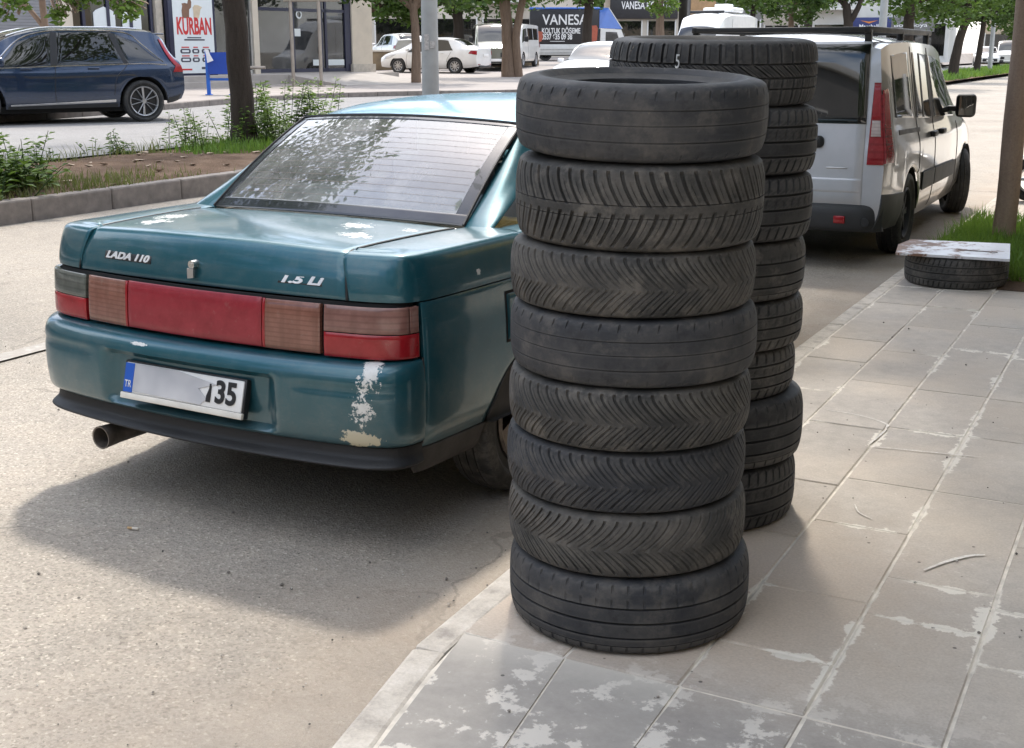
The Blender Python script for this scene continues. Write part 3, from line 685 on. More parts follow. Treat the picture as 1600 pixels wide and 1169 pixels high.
def build_lada():
    L = thing('saloon_car', 'worn teal saloon car with peeling rear bumper, parked beside the tyres', 'car', (-2.79, 2.985, 0), rad(-2.5))
    REF = (0, 2.0, .5)
    BC = crom([(-.25, .097), (0, .09), (.25, .097), (.45, .113), (.60, .133), (.70, .155), (.764, .190), (.794, .25), (.807, .35), (.82, .7), (.83, 1.2), (.835, 2.2), (.83, 3.0), (.815, 3.5), (.775, 3.8), (.66, 3.99), (.4, 4.08), (0, 4.11), (-.25, 4.1)], 721)
    i0 = int(np.argmin(np.abs(BC[:200, 0]))); i1 = 500+int(np.argmin(np.abs(BC[500:, 0]))); BC = BC[i0:i1+1]; BC[0, 0] = 0; BC[-1, 0] = 0
    SU = np.concatenate([[0], np.cumsum(np.linalg.norm(np.diff(BC, axis=0), axis=1))]); T = np.gradient(BC, axis=0); T /= np.linalg.norm(T, axis=1, keepdims=True); NRM = np.stack([T[:, 1], -T[:, 0]], -1)
    UE = SU[-1]
    def base(U):
        s = np.sign(U)+(np.asarray(U) == 0); a = np.abs(U)
        x = np.interp(a, SU, BC[:, 0]); y = np.interp(a, SU, BC[:, 1]); nx = np.interp(a, SU, NRM[:, 0]); ny = np.interp(a, SU, NRM[:, 1])
        q = np.hypot(nx, ny); return x*s, y, nx/q*s, ny/q
    def Ux(x): h = len(SU)//3; return float(np.interp(x, BC[:h, 0], SU[:h]))            # rear: U at lateral x
    def Uy(y): k = (BC[:, 0] > .75); return float(np.interp(y, BC[k, 1], SU[k]))           # side: U at length y
    def P(U, dr, ds, z):
        x, y, nx, ny = base(U); d = dr*ny**2+ds*nx**2
        return np.stack([x+nx*d, y+ny*d, z+0*x], -1)
    def prof(rows, n, e=.3):
        r = crom(rows, n); return r
    def patch(name, Us, rows, mat, par=L, fn=None, **k):
        Us = np.asarray(Us); G = np.stack([P(Us, r[0], r[1], r[2]) for r in rows], 1)
        if fn is not None: G = fn(G, Us)
        return gridobj(name, G, mat, par, REF, **k)
    # ---- rear bumper: painted shell with a plate recess, black lip beneath
    brow = [(.045, -.005, .358), (.078, .006, .370), (.088, .012, .41), (.091, .014, .47), (.090, .014, .54), (.083, .012, .585), (.064, .008, .612), (.03, .002, .625), (-.03, -.02, .630)]
    def recess(G, Us):
        x = G[..., 0]; z = G[..., 2]; sm = lambda a, b, v: np.clip((v-a)/(b-a), 0, 1)**2*(3-2*np.clip((v-a)/(b-a), 0, 1))
        m = sm(.40, .325, np.abs(x))*sm(.375, .40, z)*sm(.572, .545, z); G[..., 1] += .036*m
        crease = np.exp(-((z-.545)/.012)**2)*sm(.40, .5, np.abs(x))*.006; G[..., 1] += crease; return G
    ub = Uy(.235)
    bumper = patch('rear_bumper', np.linspace(-ub, ub, 150), crom(brow, 34), M_TEAL, fn=recess, skirt=.02)
    lip = [(.0, -.03, .308), (.05, -.014, .294), (.080, .0, .294), (.087, .002, .302), (.074, -.002, .312), (.056, -.006, .326), (.05, -.004, .356)]
    patch('bumper_skirt', np.linspace(-ub, ub, 100), crom(lip, 18), M_TRIM, skirt=.02)
    MB().box(-.7, .7, .2, .5, .3, .62).build('bumper_core', M_DARK, bumper)
    # ---- tail lamps and garnish
    def band(name, x0, x1, z0, z1, mat, par=L, off=.0, U=None, dr=0., nz=8, nu=16, e=.004):
        u0, u1 = (Ux(abs(x0))*np.sign(x0), Ux(abs(x1))*np.sign(x1)) if U is None else U
        zs = samp(z0, z1, nz, e); rows = [(dr+.03-.012*(z-.635)/.16-.004*((z-.715)/.08)**4, -.002, z) for z in zs]
        G = np.stack([P(samp(u0, u1, nu, e), *r) for r in rows], 1)
        return gridobj(name, G, mat, par, REF, off=off, skirt=.016, lip=.0025)
    uo = Uy(.228)
    band('lamp_backing', 0, 0, .625, .808, M_DARK, U=(-uo, uo), off=-.02, nu=60)
    band('lamp_garnish', -.292, .292, .640, .796, M_LGARN, off=.006, nu=30)
    for s in (1, -1):
        il = band('inner_lamp', s*.300, s*.507, .638, .794, M_LAMB, off=.004)
        band('lamp_divider', s*.296, s*.306, .640, .794, M_LRED, il, off=.007, nu=3)
        ol = band('tail_lamp', 0, 0, .634, .709, M_LRED, U=(s*Ux(.522), s*uo), nu=44, off=.005)
        band('upper_lens', 0, 0, .712, .793, M_LPINK if s > 0 else M_LSMOKE, ol, U=(s*Ux(.522), s*Uy(.198)), nu=40, off=.005)
        band('side_lens', 0, 0, .712, .793, M_LPINK if s > 0 else M_LSMOKE, ol, U=(s*(Uy(.198)+.003), s*uo), nu=10, off=.004)
    # ---- boot lid: one panel swept from the lamp line over the edge up to the window
    cy = np.array([.103, .108, .117, .131, .143, .152, .164, .195, .29, .45, .62, .738]); cz = np.array([.806, .84, .88, .917, .939, .950, .957, .962, .966, .969, .970, .968])
    LP = crom(np.stack([cy, cz], -1), 52); ex = np.interp(LP[:, 0], [.10, .12, .15, .2, .3, .738], [.585, .572, .556, .55, .554, .583])
    fr = np.clip((LP[:, 1]-.806)/.16, 0, 1)
    a = samp(-1, 1, 41, .008); G = []
    for (y, z), e, f in zip(LP, ex, fr):
        x = a*e; G.append(np.stack([x, y+.040*(x/.66)**2*(1-.0*f)+(.0), z-.016*f*(x/.62)**2], -1))
    G = np.stack(G, 1); lid = gridobj('boot_lid', G, M_TEAL, L, REF, skirt=.016, lip=.003)
    for s in (1, -1):
        pts = [(s*(e+.006), y+.040*((e+.006)/.66)**2-.0005, z-.016*f*((e+.006)/.62)**2-.0005*1) for (y, z), e, f in list(zip(LP, ex, fr))[::2]]
        MB().tube(pts, .0048 if s > 0 else .003, 6).build('lid_gap', M_BLACK, lid)
        MB().tube([tuple(P(np.array([s*Uy(.2385)]), 0, d_, z_)[0]) for d_, z_ in ((-.006, .352), (.004, .40), (.008, .5), (.008, .6), (.004, .63))], .004, 6).build('bumper_gap', M_BLACK, bumper)
    # ---- corners and rear wings: from the crease over the shoulder to the lid edge
    sh = [(-.002, -.002, .806), (-.007, -.009, .85), (-.018, -.019, .895), (-.029, -.028, .924), (-.037, -.036, .938), (-.052, -.052, .946), (-.085, -.085, .950)]
    for s in (1, -1):
        Us = np.concatenate([np.linspace(Ux(.592), Uy(.30), 40), np.linspace(Uy(.30), Uy(.86), 26)[1:]]); rows = crom(sh, 19); n = len(Us)
        G = []
        for r in rows:
            st = Ux(float(np.interp(r[2], [.806, .875, .912, .938, .95], [.594, .578, .568, .563, .561]))-(.0055 if s < 0 else 0)); q = np.linspace(0, 1, 40)
            G.append(P(s*np.concatenate([st+(Uy(.30)-st)*q, Us[40:]]), *r))
        G = np.stack(G, 1)
        k = np.clip((Us-Us[0])/(Us[-1]-Us[0]), 0, 1)**1.0; by = np.interp(k, [0, .15, .45, 1], [.195, .23, .39, .80]); be = np.interp(by, [.1, .2, .3, .745, .85], [.575, .556, .560, .590, .594])
        B = np.stack([s*be, by+.040*(be/.66)**2, np.interp(by, cy, cz)-.016*(be/.62)**2], -1)
        m = np.linspace(0, 1, 12)[1:]; top = G[:, -1]
        ext = np.stack([top*(1-q)+B*q+np.array([0, 0, .014])*np.sin(np.pi*q)[..., None] if False else top*(1-q)+B*q+np.array([0, 0, .004*math.sin(math.pi*q)]) for q in m], 1)
        gridobj('rear_wing', np.concatenate([G, ext], 1), M_TEAL, L, REF, skirt=.012, lip=.003)
    # ---- sides below the crease, wheel arches cut out
    AX = [.89, 3.36]
    def arch(y):
        z = np.full_like(y, -1.)
        for c in AX:
            d = np.abs(y-c); z = np.maximum(z, np.where(d < .305, .275+np.sqrt(np.maximum(.305**2-d**2, 0))*.92, -1))
        return z
    def sidepanel(name, y0, y1, n, s, mat=None, z0=.335, z1=.801, rows=None):
        Us = samp(Uy(y0), Uy(y1), n, .004); yy = base(Us)[1]; R_ = rows or [(0, -.012, .335), (0, .004, .40), (0, .010, .50), (0, .010, .60), (0, .006, .70), (0, .0, .77), (0, -.003, .801)]
        R_ = crom(R_, 20); za = arch(yy); zb = np.maximum(R_[0, 2], za); zt = R_[-1, 2]
        G = []
        for r in R_:
            f = (r[2]-R_[0, 2])/(zt-R_[0, 2]); z = zb+(zt-zb)*f
            ds = np.interp(z, R_[:, 2], R_[:, 1]); x, y, nx, ny = base(s*Us); G.append(np.stack([x+nx*ds, y+ny*ds, z], -1))
        return gridobj(name, np.stack(G, 1), mat or M_TEAL, L, REF, skirt=.02, lip=.003)
    sill = [(0, -.055, .235), (0, -.035, .26), (0, -.018, .31), (0, -.012, .332)]
    for s in (1, -1):
        sidepanel('rear_quarter_panel', .242, 1.30, 70, s)
        d1 = sidepanel('rear_door', 1.304, 2.10, 30, s); d2 = sidepanel('front_door', 2.104, 3.0, 30, s); sidepanel('front_wing', 3.004, 3.78, 60, s)
        sidepanel('lower_side_trim', .242, 3.78, 160, s, M_TRIMD, rows=sill)
        for d, y in ((d1, 1.45), (d2, 2.25)):
            MB().bbox(s*.838-.012, s*.838+.012, y, y+.16, .74, .775, .006).build('door_handle', M_TRIM, d)
        # shoulder from crease to window line, forward of the rear wing
        Us = np.linspace(Uy(.86), Uy(3.4), 60); G = np.stack([P(s*Us, *r) for r in crom(sh+[(-.11, -.11, .951), (-.135, -.135, .951)], 18)], 1)
        gridobj('shoulder_panel', G, M_TEAL, L, REF, skirt=.012)
    q = sidepanel  # fuel flap on the right rear quarter
    Us = samp(Uy(.70), Uy(.90), 12, .004); G = np.stack([P(Us, 0, np.interp(z, [.5, .6, .7, .77], [.010, .010, .006, .0]), z) for z in samp(.60, .755, 10, .004)], 1)
    gridobj('fuel_flap', G, M_TEAL, L, REF, off=.004, skirt=.006, lip=.003)
    Us = samp(Uy(.69), Uy(.91), 12, .004); G = np.stack([P(Us, 0, np.interp(z, [.5, .6, .7, .77], [.010, .010, .006, .0]), z) for z in samp(.59, .765, 10, .004)], 1)
    gridobj('fuel_flap_gap', G, M_DARK, L, REF, off=.0012, skirt=0)
    # ---- front end (faces away from the camera)
    fb = Uy(3.78); row = [(.0, .0, .26), (.05, .01, .34), (.055, .01, .5), (.03, .0, .6), (0, -.01, .64)]
    patch('front_bumper', np.linspace(fb, UE, 50), crom(row, 14), M_TEAL); patch('front_bumper', -np.linspace(fb, UE, 50), crom(row, 14), M_TEAL)
    for s in (1, -1): patch('headlamp', s*np.linspace(fb+.02, fb+.5, 24), [(0, 0, .645), (-.01, -.005, .7), (-.04, -.03, .77)], M_STEEL)
    patch('grille', np.concatenate([np.linspace(fb+.5, UE, 12)]), [(0, 0, .645), (-.01, 0, .7), (-.04, -.03, .77)], M_TRIM); patch('grille', -np.linspace(fb+.5, UE, 12), [(0, 0, .645), (-.01, 0, .7), (-.04, -.03, .77)], M_TRIM)
    hy = np.linspace(3.25, 4.06, 20); a = np.linspace(-1, 1, 31)
    G = np.stack([np.stack([a*np.interp(y, [3.25, 3.8, 4.06], [.74, .72, .62]), y-.05*a**2, np.interp(y, [3.25, 3.6, 3.9, 4.06], [.965, .91, .84, .775])-.03*a**2+0*a], -1) for y in hy], 1)
    gridobj('bonnet', G, M_TEAL, L, REF)
    # ---- greenhouse
    def ruled(A, B, n, bulge=0.):
        A = np.asarray(A, float); B = np.asarray(B, float); m = np.linspace(0, 1, n)[None, :, None]; G = A[:, None]*(1-m)+B[:, None]*m
        if bulge: G[..., 2] += bulge*np.sin(np.pi*m[..., 0]); G[..., 1] -= bulge*.4*np.sin(np.pi*m[..., 0])
        return G
    a = np.linspace(-1, 1, 41)
    gb = np.stack([a*.665, .665+.075*a**2, .979-.018*a**2], -1); gt = np.stack([a*.505, 1.385+.055*a**2, 1.288-.022*a**2], -1)
    def gpt(u, v):
        """a point of the rear window: u -1..1 across, v 0..1 up"""
        A = np.stack([u*.582, .760+.055*u**2, .968-.014*u**2], -1); B = np.stack([u*.524, 1.275+.05*u**2, 1.297-.022*u**2], -1); v = np.asarray(v)[..., None]
        g = A*(1-v)+B*v; g[..., 2] += .018*np.sin(np.pi*v[..., 0]); return g
    def gpatch(name, us, vs, mat, par, **k):
        U_, V_ = np.meshgrid(us, vs, indexing='ij'); return gridobj(name, gpt(U_, V_), mat, par, REF, **k)
    rw = gpatch('rear_window', np.linspace(-1, 1, 41), np.linspace(0, 1, 24), M_GLASSR, L, skirt=.0)
    for (u0, u1, v0, v1) in ((-1, 1, .0, .085), (-1, 1, .955, 1.), (-1, -.925, .085, .955), (.915, 1, .085, .955)):
        gpatch('window_frit', np.linspace(u0, u1, 24), np.linspace(v0, v1, 12), M_FRIT, rw, off=.003, skirt=.003)
    M_WIRE = plain('heater_wire', (.20, .17, .15), .6)
    for k in range(13):
        v = .15+k*.059; gpatch('heater_wire', np.linspace(-.90, .90, 24), np.array([v-.0010, v+.0010]), M_WIRE, rw, off=.0012, skirt=0)
    rub = MB(); e = [gpt(np.array([x_]), np.array([v]))[0] for x_, v in [(1.0, v) for v in np.linspace(0, 1, 12)]]
    for s in (1, -1): rub.tube([(s*abs(p[0]), p[1], p[2]+.002) for p in e], .006, 6)
    rub.tube([tuple(p+np.array([0, 0, .002])) for p in gpt(np.linspace(-1, 1, 20), np.ones(20))], .007, 6).build('window_seal', M_TRIM, rw)
    # roof with a soft edge into the rails
    ry = np.linspace(0, 1, 30); a2 = np.linspace(-1, 1, 45)
    def roofz(y): return np.interp(y, [1.385, 1.5, 1.75, 2.1, 2.45, 2.68], [1.286, 1.312, 1.345, 1.362, 1.352, 1.325])
    G = []
    for q_ in ry:
        y = 1.278+q_*(2.68-1.278); hw = np.interp(y, [1.278, 1.5, 2.2, 2.68], [.530, .557, .575, .555])
        zc = sinterp(y, [1.275, 1.38, 1.65, 2.1, 2.45, 2.68], [1.297, 1.318, 1.347, 1.362, 1.352, 1.325])
        bow = .05*a2**2*(1-q_)**3-.05*a2**2*q_**6*0
        G.append(np.stack([a2*hw, y+bow, zc-.024*a2**2-.035*np.abs(a2)**8], -1))
    gridobj('roof', np.stack(G, 1), M_TEALSKY, L, REF, skirt=.012)
    # rear pillars: window edge > rounded corner > side window edge
    bt = np.linspace(0, 1, 20)
    for s in (1, -1):
        def ln(p, q): return np.array(p)[None]*(1-bt[:, None])+np.array(q)[None]*bt[:, None]
        C = [ln((.584, .815, .952), (.526, 1.325, 1.272)), ln((.622, .80, .950), (.545, 1.345, 1.262)), ln((.664, .795, .948), (.562, 1.40, 1.247)), ln((.686, .80, .947), (.570, 1.45, 1.242)), ln((.698, .815, .948), (.574, 1.50, 1.242))]
        G = np.stack(C, 0)
        for k in range(5): G[k, :, 0] += .018*np.sin(np.pi*bt)*(k > 0)
        G = np.stack([crom(G[:, j], 15) for j in range(20)], 1); G[..., 0] *= s
        gridobj('rear_pillar', G, M_TEAL, L, REF, skirt=.01)
        # side windows and pillars along the cabin
        yb = [.815, 1.33, 1.39, 2.08, 2.14, 3.0, 3.3]; yt = [1.50, 1.64, 1.69, 2.08, 2.14, 2.58, 2.70]
        for k in range(6):
            m = np.linspace(0, 1, 8); f = np.linspace(0, 1, 10); G = np.zeros((8, 10, 3))
            for i_, mm in enumerate(m):
                b_ = np.array([np.interp(yb[k]+(yb[k+1]-yb[k])*mm, [.82, 1.6, 2.2, 3.3], [.70, .745, .765, .745]), yb[k]+(yb[k+1]-yb[k])*mm, .947])
                t_ = np.array([.572, yt[k]+(yt[k+1]-yt[k])*mm, sinterp(yt[k]+(yt[k+1]-yt[k])*mm, [1.4, 1.75, 2.2, 2.7], [1.235, 1.282, 1.298, 1.27])])
                for j_, ff in enumerate(f): G[i_, j_] = b_*(1-ff)+t_*ff+np.array([.018*math.sin(math.pi*ff), 0, 0])
            G[..., 0] *= s; isg = k in (0, 2, 4)
            gridobj('side_window' if isg else 'door_pillar', G, M_GLASSS if isg else M_TRIM, L, REF, off=0 if isg else .003, skirt=0 if isg else .006)
            if isg:  # body-colour frame above the glass
                gridobj('window_frame', G[:, -2:], M_TRIM, L, REF, off=.004, skirt=.006)
        Vp = ln((.745, 3.32, .95), (.56, 2.69, 1.28)); G = np.stack([Vp-np.array([.03, .0, 0]), Vp, Vp+np.array([.004, -.04, -.005])], 0); G[..., 0] *= s
        gridobj('front_pillar', G, M_TEAL, L, REF)
    a = np.linspace(-1, 1, 25); A = np.stack([a*.715, 3.36-.10*a**2, .965-.02*a**2], -1); B = np.stack([a*.54, 2.70-.05*a**2, 1.325-.02*a**2], -1)
    gridobj('windscreen', ruled(A, B, 12, .02), M_GLASSS, L, REF, skirt=0)
    # ---- inside
    MB().bbox(-.66, .66, .78, 1.30, .90, .935, .012).build('parcel_shelf', M_SHELF, L)
    cl = np.stack([np.stack([np.linspace(-.6, .62, 60), np.full(60, .85+.45*j/15), .945+.014*fbm(np.linspace(0, 9, 60), np.full(60, j*.35), 4, 3)-.02*(j/15)+.035*np.exp(-((np.linspace(-.6, .62, 60)-.3)/.2)**2)*math.sin(math.pi*j/15)], -1) for j in range(16)], 1)
    gridobj('shelf_cloth', cl, M_SHELF, L, (0, 1, 0), skirt=.02)
    M_HEAD = plain('pale_headrest_cover', (.50, .52, .56), .9, var=.1, scale=18, bump=.3)
    for x in (-.36, .36):
        MB().bbox(x-.26, x+.26, 2.05, 2.20, .45, 1.08, .05, 4).build('front_seat_back', M_HEAD, L, 60); MB().bbox(x-.13, x+.13, 2.07, 2.17, 1.06, 1.25, .04, 4).build('headrest', M_HEAD, L, 60)
    MB().bbox(-.62, .62, 1.24, 1.40, .4, 1.00, .06, 4).build('rear_seat_back', M_SEAT, L, 60)
    MB().bbox(-.55, .55, 2.95, 3.3, .7, .93, .05, 3).build('dashboard', M_INT, L, 60)
    MB().bbox(-.66, .66, .6, 3.7, .26, .30, .01).build('floor_pan', M_DARK, L); MB().box(-.56, .56, .3, .62, .3, .78).box(-.68, .68, 1.3, 3.0, .30, .6).build('inner_body', M_DARK, L)
    for y in AX:
        for s in (1, -1):
            MB().lathe([(.33, s*.56), (.34, s*.79)], 30, 'x', (0, y, .285), 0, math.pi).build('wheel_well', M_DARK, L, 60)
            MB().lathe([(0, s*.56), (.33, s*.56)], 30, 'x', (0, y, .285), 0, math.pi).build('wheel_well', M_DARK, L, 60)
            lay_wheel(L, 'wheel', .288, .175, s*.715, y, .286, s, 'ribs', .17, 5, 1, rimmat=M_RUSTST)
    # ---- rear details
    pl = MB().bbox(-.262, .262, .0, .010, -.047, .055, .004).build('number_plate', M_WHITEP, L, loc=(-.004, .006, .478), rot=(rad(-15), 0, 0))
    MB().bbox(-.270, .270, -.004, .010, -.068, -.0475, .003).build('plate_frame', M_PLASTW, pl); MB().bbox(-.270, .270, .004, .030, -.066, .062, .004).build('frame_back', M_BLACK, pl)
    MB().box(-.261, -.220, -.0018, 0, -.045, .053).build('country_band', M_EUBLUE, pl)
    text_mesh('country_code', 'TR', .034, M_WHITEP, pl, (-.2405, -.003, -.018), (rad(90), 0, 0), .0006, width=.030)
    t = NT('blurred_plate'); n = t.noise(t.co(), 7, 2, .4); t.set(color=t.ramp(n, [(.35, (.40, .41, .44)), (.65, (.60, .60, .61))]), rough=.5)
    MB().prism([(-.217, -.040), (.090, -.043), (.115, -.022), (.075, .008), (.15, .030), (-.03, .054), (-.217, .054)], 'y', -.0030, -.001).build('smudged_area', t.m, pl)
    text_mesh('plate_digits', '35', .100, M_BLACK, pl, (.193, -.0022, .004), (rad(90), 0, 0), .0008, width=.088, bold=.003)
    MB().prism([(.112, -.030), (.130, -.030), (.130, .030), (.122, .030), (.122, .015), (.112, -.012)], 'y', -.0034, -.001).build('plate_digit', M_BLACK, pl)
    M_BADGE = plain('badge_black', (.02, .02, .022), .35)
    def badge(x, z, s_, w, h):
        b_ = MB().bbox(-w/2, w/2, -.004, .004, -h/2, h/2, .003).build('badge', M_BADGE, lid, loc=(x, .1165+.040*(x/.66)**2, z), rot=(rad(-20), 0, math.atan(2*.040*x/.66**2)))
        text_mesh('badge_letters', s_, h*1.15, plain('badge_silver', (.72, .72, .72), .35, metal=.25), b_, (0, -.0045, 0), (rad(90), 0, 0), .0022, width=w*.93, shear=.25, bold=.0015)
    badge(-.335, .866, 'LADA 110', .235, .028); badge(.412, .853, '1.5 Li', .17, .030)
    MB().lathe([(0, .016), (.009, .016), (.0135, .012), (.0145, 0)], 20, 'y', (0, 0, 0)).build('boot_lock', M_CHROME, lid, loc=(-.012, .103, .868), rot=(0, 0, math.pi)) if False else None
    lk = MB().tube([(0, -.016, 0), (0, .012, 0)], [.0135, .0145], 20).tube([(0, -.0175, 0), (0, -.0155, 0)], .007, 12).build('boot_lock', M_CHROME, lid, loc=(-.012, .108, .872))
    MB().prism([(-.015, -.012), (.012, -.012), (.010, -.042), (-.016, -.046)], 'y', -.020, -.014).build('lock_flap', M_STEEL, lk)
    # exhaust tip
    MB().lathe([(.030, .30), (.030, .02), (.036, -.05), (.038, -.05), (.041, -.052), (.041, -.045), (.037, .02), (.036, .3)], 28, 'y', (-.435, .08, .232)).build('exhaust_pipe', M_RUSTST, L, 50)
    MB().lathe([(0, 0), (.031, 0)], 20, 'y', (-.435, .14, .232)).build('exhaust_inside', M_DARK, L)
    MB().tube([(-.435, .3, .222), (-.3, .6, .24), (-.1, 1.3, .24)], .03, 10).build('exhaust_run', M_DARK, L)
    # mirrors
    for s in (1, -1): MB().bbox(s*.86-.09, s*.86+.09, 2.86, 2.98, .95, 1.08, .03, 3).build('door_mirror', M_TRIM, L, 60)
    return L
LADA = build_lada()
# ================================================================== other vehicles: a lofted shell carries every panel
class Loft:
    """tab rows: (y, [(x,z) sill, lower, widest, belt, roof rail], z of roof middle); rear at small y"""
    def __init__(s, root, tab, paint, arches, lean_r=None, lean_f=None, bulge_r=.06, bulge_f=.12, name='body', capmat=None):
        s.root = root; s.tab = tab; s.Y = np.array([r[0] for r in tab], float); s.arch = arches
        s.K = len(tab[0][1]); s.X = np.array([[p[0] for p in r[1]] for r in tab], float); s.Z = np.array([[p[1] for p in r[1]] for r in tab], float); s.ZC = np.array([r[2] for r in tab], float)
        s.lr = np.zeros(s.K+1) if lean_r is None else np.array(lean_r, float); s.lf = np.zeros(s.K+1) if lean_f is None else np.array(lean_f, float)
        s.br = bulge_r; s.bf = bulge_f; s.ref = (0, s.Y.mean(), .7)
        y0, y1 = s.Y[0], s.Y[-1]
        ys = np.unique(np.concatenate([np.linspace(y0, y1, 60)]+[np.linspace(c-r*1.02, c+r*1.02, 40) for c, z, r in arches])); ys = ys[(ys >= y0) & (ys <= y1)]
        qs = np.concatenate([np.linspace(0, s.K-1, (s.K-1)*5+1), s.K-1+np.array([.12, .3, .5, .75, 1.])])
        G = np.stack([s.P(ys, q) for q in qs], 1)
        full = np.concatenate([G, (G*np.array([-1, 1, 1]))[:, -2::-1]], 1)
        gridobj(name, full, paint, root, s.ref, skirt=0, smooth=35)
        for end, b in ((0, s.br), (-1, s.bf)):
            ring = G[end]; a = np.linspace(-1, 1, 25)
            cap = np.stack([np.stack([a*p[0], p[1]+(1 if end else -1)*b*(1-a**2)*min(1, p[0]/.4), p[2]+0*a], -1) for p in ring], 1)
            gridobj(name+'_end', cap, capmat or paint, root, s.ref, skirt=0, smooth=60)
        s.G = G
        s.ty = np.linspace(y0-.12, y1+.12, 260); s.tq = np.linspace(0, s.K, 101)
        s.T = np.stack([s.P(s.ty, q) for q in s.tq], 1)
    def S(s, y, q):
        y, q = np.broadcast_arrays(np.asarray(y, float), np.asarray(q, float))
        a = np.clip((y-s.ty[0])/(s.ty[1]-s.ty[0]), 0, len(s.ty)-1.001); b = np.clip((q-s.tq[0])/(s.tq[1]-s.tq[0]), 0, len(s.tq)-1.001)
        i = a.astype(int); j = b.astype(int); f = (a-i)[..., None]; g = (b-j)[..., None]
        return s.T[i, j]*(1-f)*(1-g)+s.T[i+1, j]*f*(1-g)+s.T[i, j+1]*(1-f)*g+s.T[i+1, j+1]*f*g
    def P(s, y, q):
        y = np.asarray(y, float); q = min(float(q), s.K); cols = []
        def at(k):
            if k >= s.K: return np.zeros_like(y), sinterp(y, s.Y, s.ZC)
            return sinterp(y, s.Y, s.X[:, k]), sinterp(y, s.Y, s.Z[:, k])
        if q <= s.K-1:
            k = min(int(q), s.K-2); f = q-k; p = [at(max(0, k-1)), at(k), at(k+1), at(min(s.K-1, k+2))]
            def cr(a, b, c, d):
                if k == 0: a = 2*b-c
                if k == s.K-2: d = 2*c-b
                return .5*(2*b+(c-a)*f+(2*a-5*b+4*c-d)*f*f+(3*b-a-3*c+d)*f**3)
            x = cr(*[v[0] for v in p]); z = cr(*[v[1] for v in p])
        else:
            f = q-(s.K-1); xr, zr = at(s.K-1); _, zc = at(s.K)
            x = xr*(1-f); z = zr+(zc-zr)*(1-(1-f)**2.6)
        # wheel arches push the lower edge up
        if q <= 2:
            za = np.full_like(y, -9.)
            for c, zz, r in s.arch:
                d = np.abs(y-c); za = np.maximum(za, np.where(d < r, zz+np.sqrt(np.maximum(r*r-d*d, 0)), -9))
            x2, z2 = at(2); zb = at(0)[1]; low = np.maximum(zb, za); f2 = np.clip((z-zb)/(z2-zb+1e-9), 0, 1); z = low+(z2-low)*f2
            x = np.where(za > zb, x2-(x2-x)*(1-f2)*.25, x)
        e0, e1 = s.Y[0], s.Y[-1]; L = .45
        kk = np.arange(s.K+1); lr = np.interp(q, kk, s.lr); lf = np.interp(q, kk, s.lf)
        yy = y+lr*np.clip(1-(y-e0)/L, 0, 1)-lf*np.clip(1-(e1-y)/L, 0, 1)
        return np.stack([x, yy, z], -1)
    def panel(s, name, A, B, C, D, mat, side=1, off=.004, nu=14, nv=8, par=None, skirt=.006, lip=.0015, cut=None):
        """quad in (y, q): A bottom rear, B bottom front, C top front, D top rear"""
        us = samp(0, 1, nu, .02); vv = samp(0, 1, nv, .03); G = np.zeros((len(us), len(vv), 3))
        for j, v in enumerate(vv):
            y = (A[0]*(1-v)+D[0]*v)*(1-us)+(B[0]*(1-v)+C[0]*v)*us; q = (A[1]*(1-v)+D[1]*v)*(1-us)+(B[1]*(1-v)+C[1]*v)*us
            G[:, j] = s.S(y, q)
        G[..., 0] *= side
        return gridobj(name, G, mat, par or s.root, s.ref, off=off, skirt=skirt, lip=lip)
    def seam(s, pts, side, mat, par=None, r=.004, name='door_gap'):
        """thin dark shut line along (y,q) points"""
        Q = crom(np.array(pts, float), len(pts)*6); V = list(s.S(Q[:, 0], Q[:, 1])*np.array([side, 1, 1]))
        return MB().tube(V, r, 5).build(name, mat, par or s.root)
    def across(s, name, y0, y1, w0, w1, mat, off=.006, dz=.0, n=9, par=None):
        """glass across the car over the shell between two stations (windscreens)"""
        ys = np.linspace(y0, y1, n); G = []
        for k, y in enumerate(ys):
            w = w0+(w1-w0)*k/(n-1); row = []; qs = np.linspace(s.K-1.6, s.K, 30); pts = s.S(y, qs)
            for a in np.linspace(-1, 1, 21):
                x = abs(a)*w
                z = np.interp(-x, -pts[:, 0], pts[:, 2]); row.append((a*w, np.interp(-x, -pts[:, 0], pts[:, 1]), z))
            G.append(row)
        return gridobj(name, np.array(G).transpose(1, 0, 2), mat, par or s.root, s.ref, off=off, skirt=.008)
def wells(root, arches, w, depth=.26):
    for c, z, r in arches:
        for sd in (1, -1):
            mb = MB().lathe([(r*.985, sd*(w-.02)), (r*.97, sd*(w-depth))], 24, 'x', (0, c, z), 0, math.pi)
            mb.lathe([(0, sd*(w-depth)), (r*.97, sd*(w-depth))], 24, 'x', (0, c, z), 0, math.pi); mb.build('wheel_well', M_DARK, root, 60)
def lamp_solid(name, pts, depth, mat, root, axis='y'): return MB().prism(pts, axis, 0, depth).build(name, mat, root)
def car_paint(name, base, metal=.3, rough=.3):
    t = NT(name); n = t.noise(t.co(), 4, 5, .6); s = t.sep(t.tc.outputs['Object'])
    c = t.ramp(n, [(.3, tuple(x*.92 for x in base)), (.7, tuple(min(1, x*1.06) for x in base))])
    c = t.mix(t.math('MULTIPLY', t.step(s[2], .6, .2), .3), c, (.2, .18, .155))
    t.set(color=c, metal=metal, rough=rough, coat=.9, coatr=.05); return t.m
M_SILVER = car_paint('silver_paint', (.20, .198, .19), .6, .30); M_SILVERLIT = car_paint('silver_paint_lit_rear', (.47, .475, .495), .45, .36)  # one silver twice: the rear's light and the sides' shade put into colour
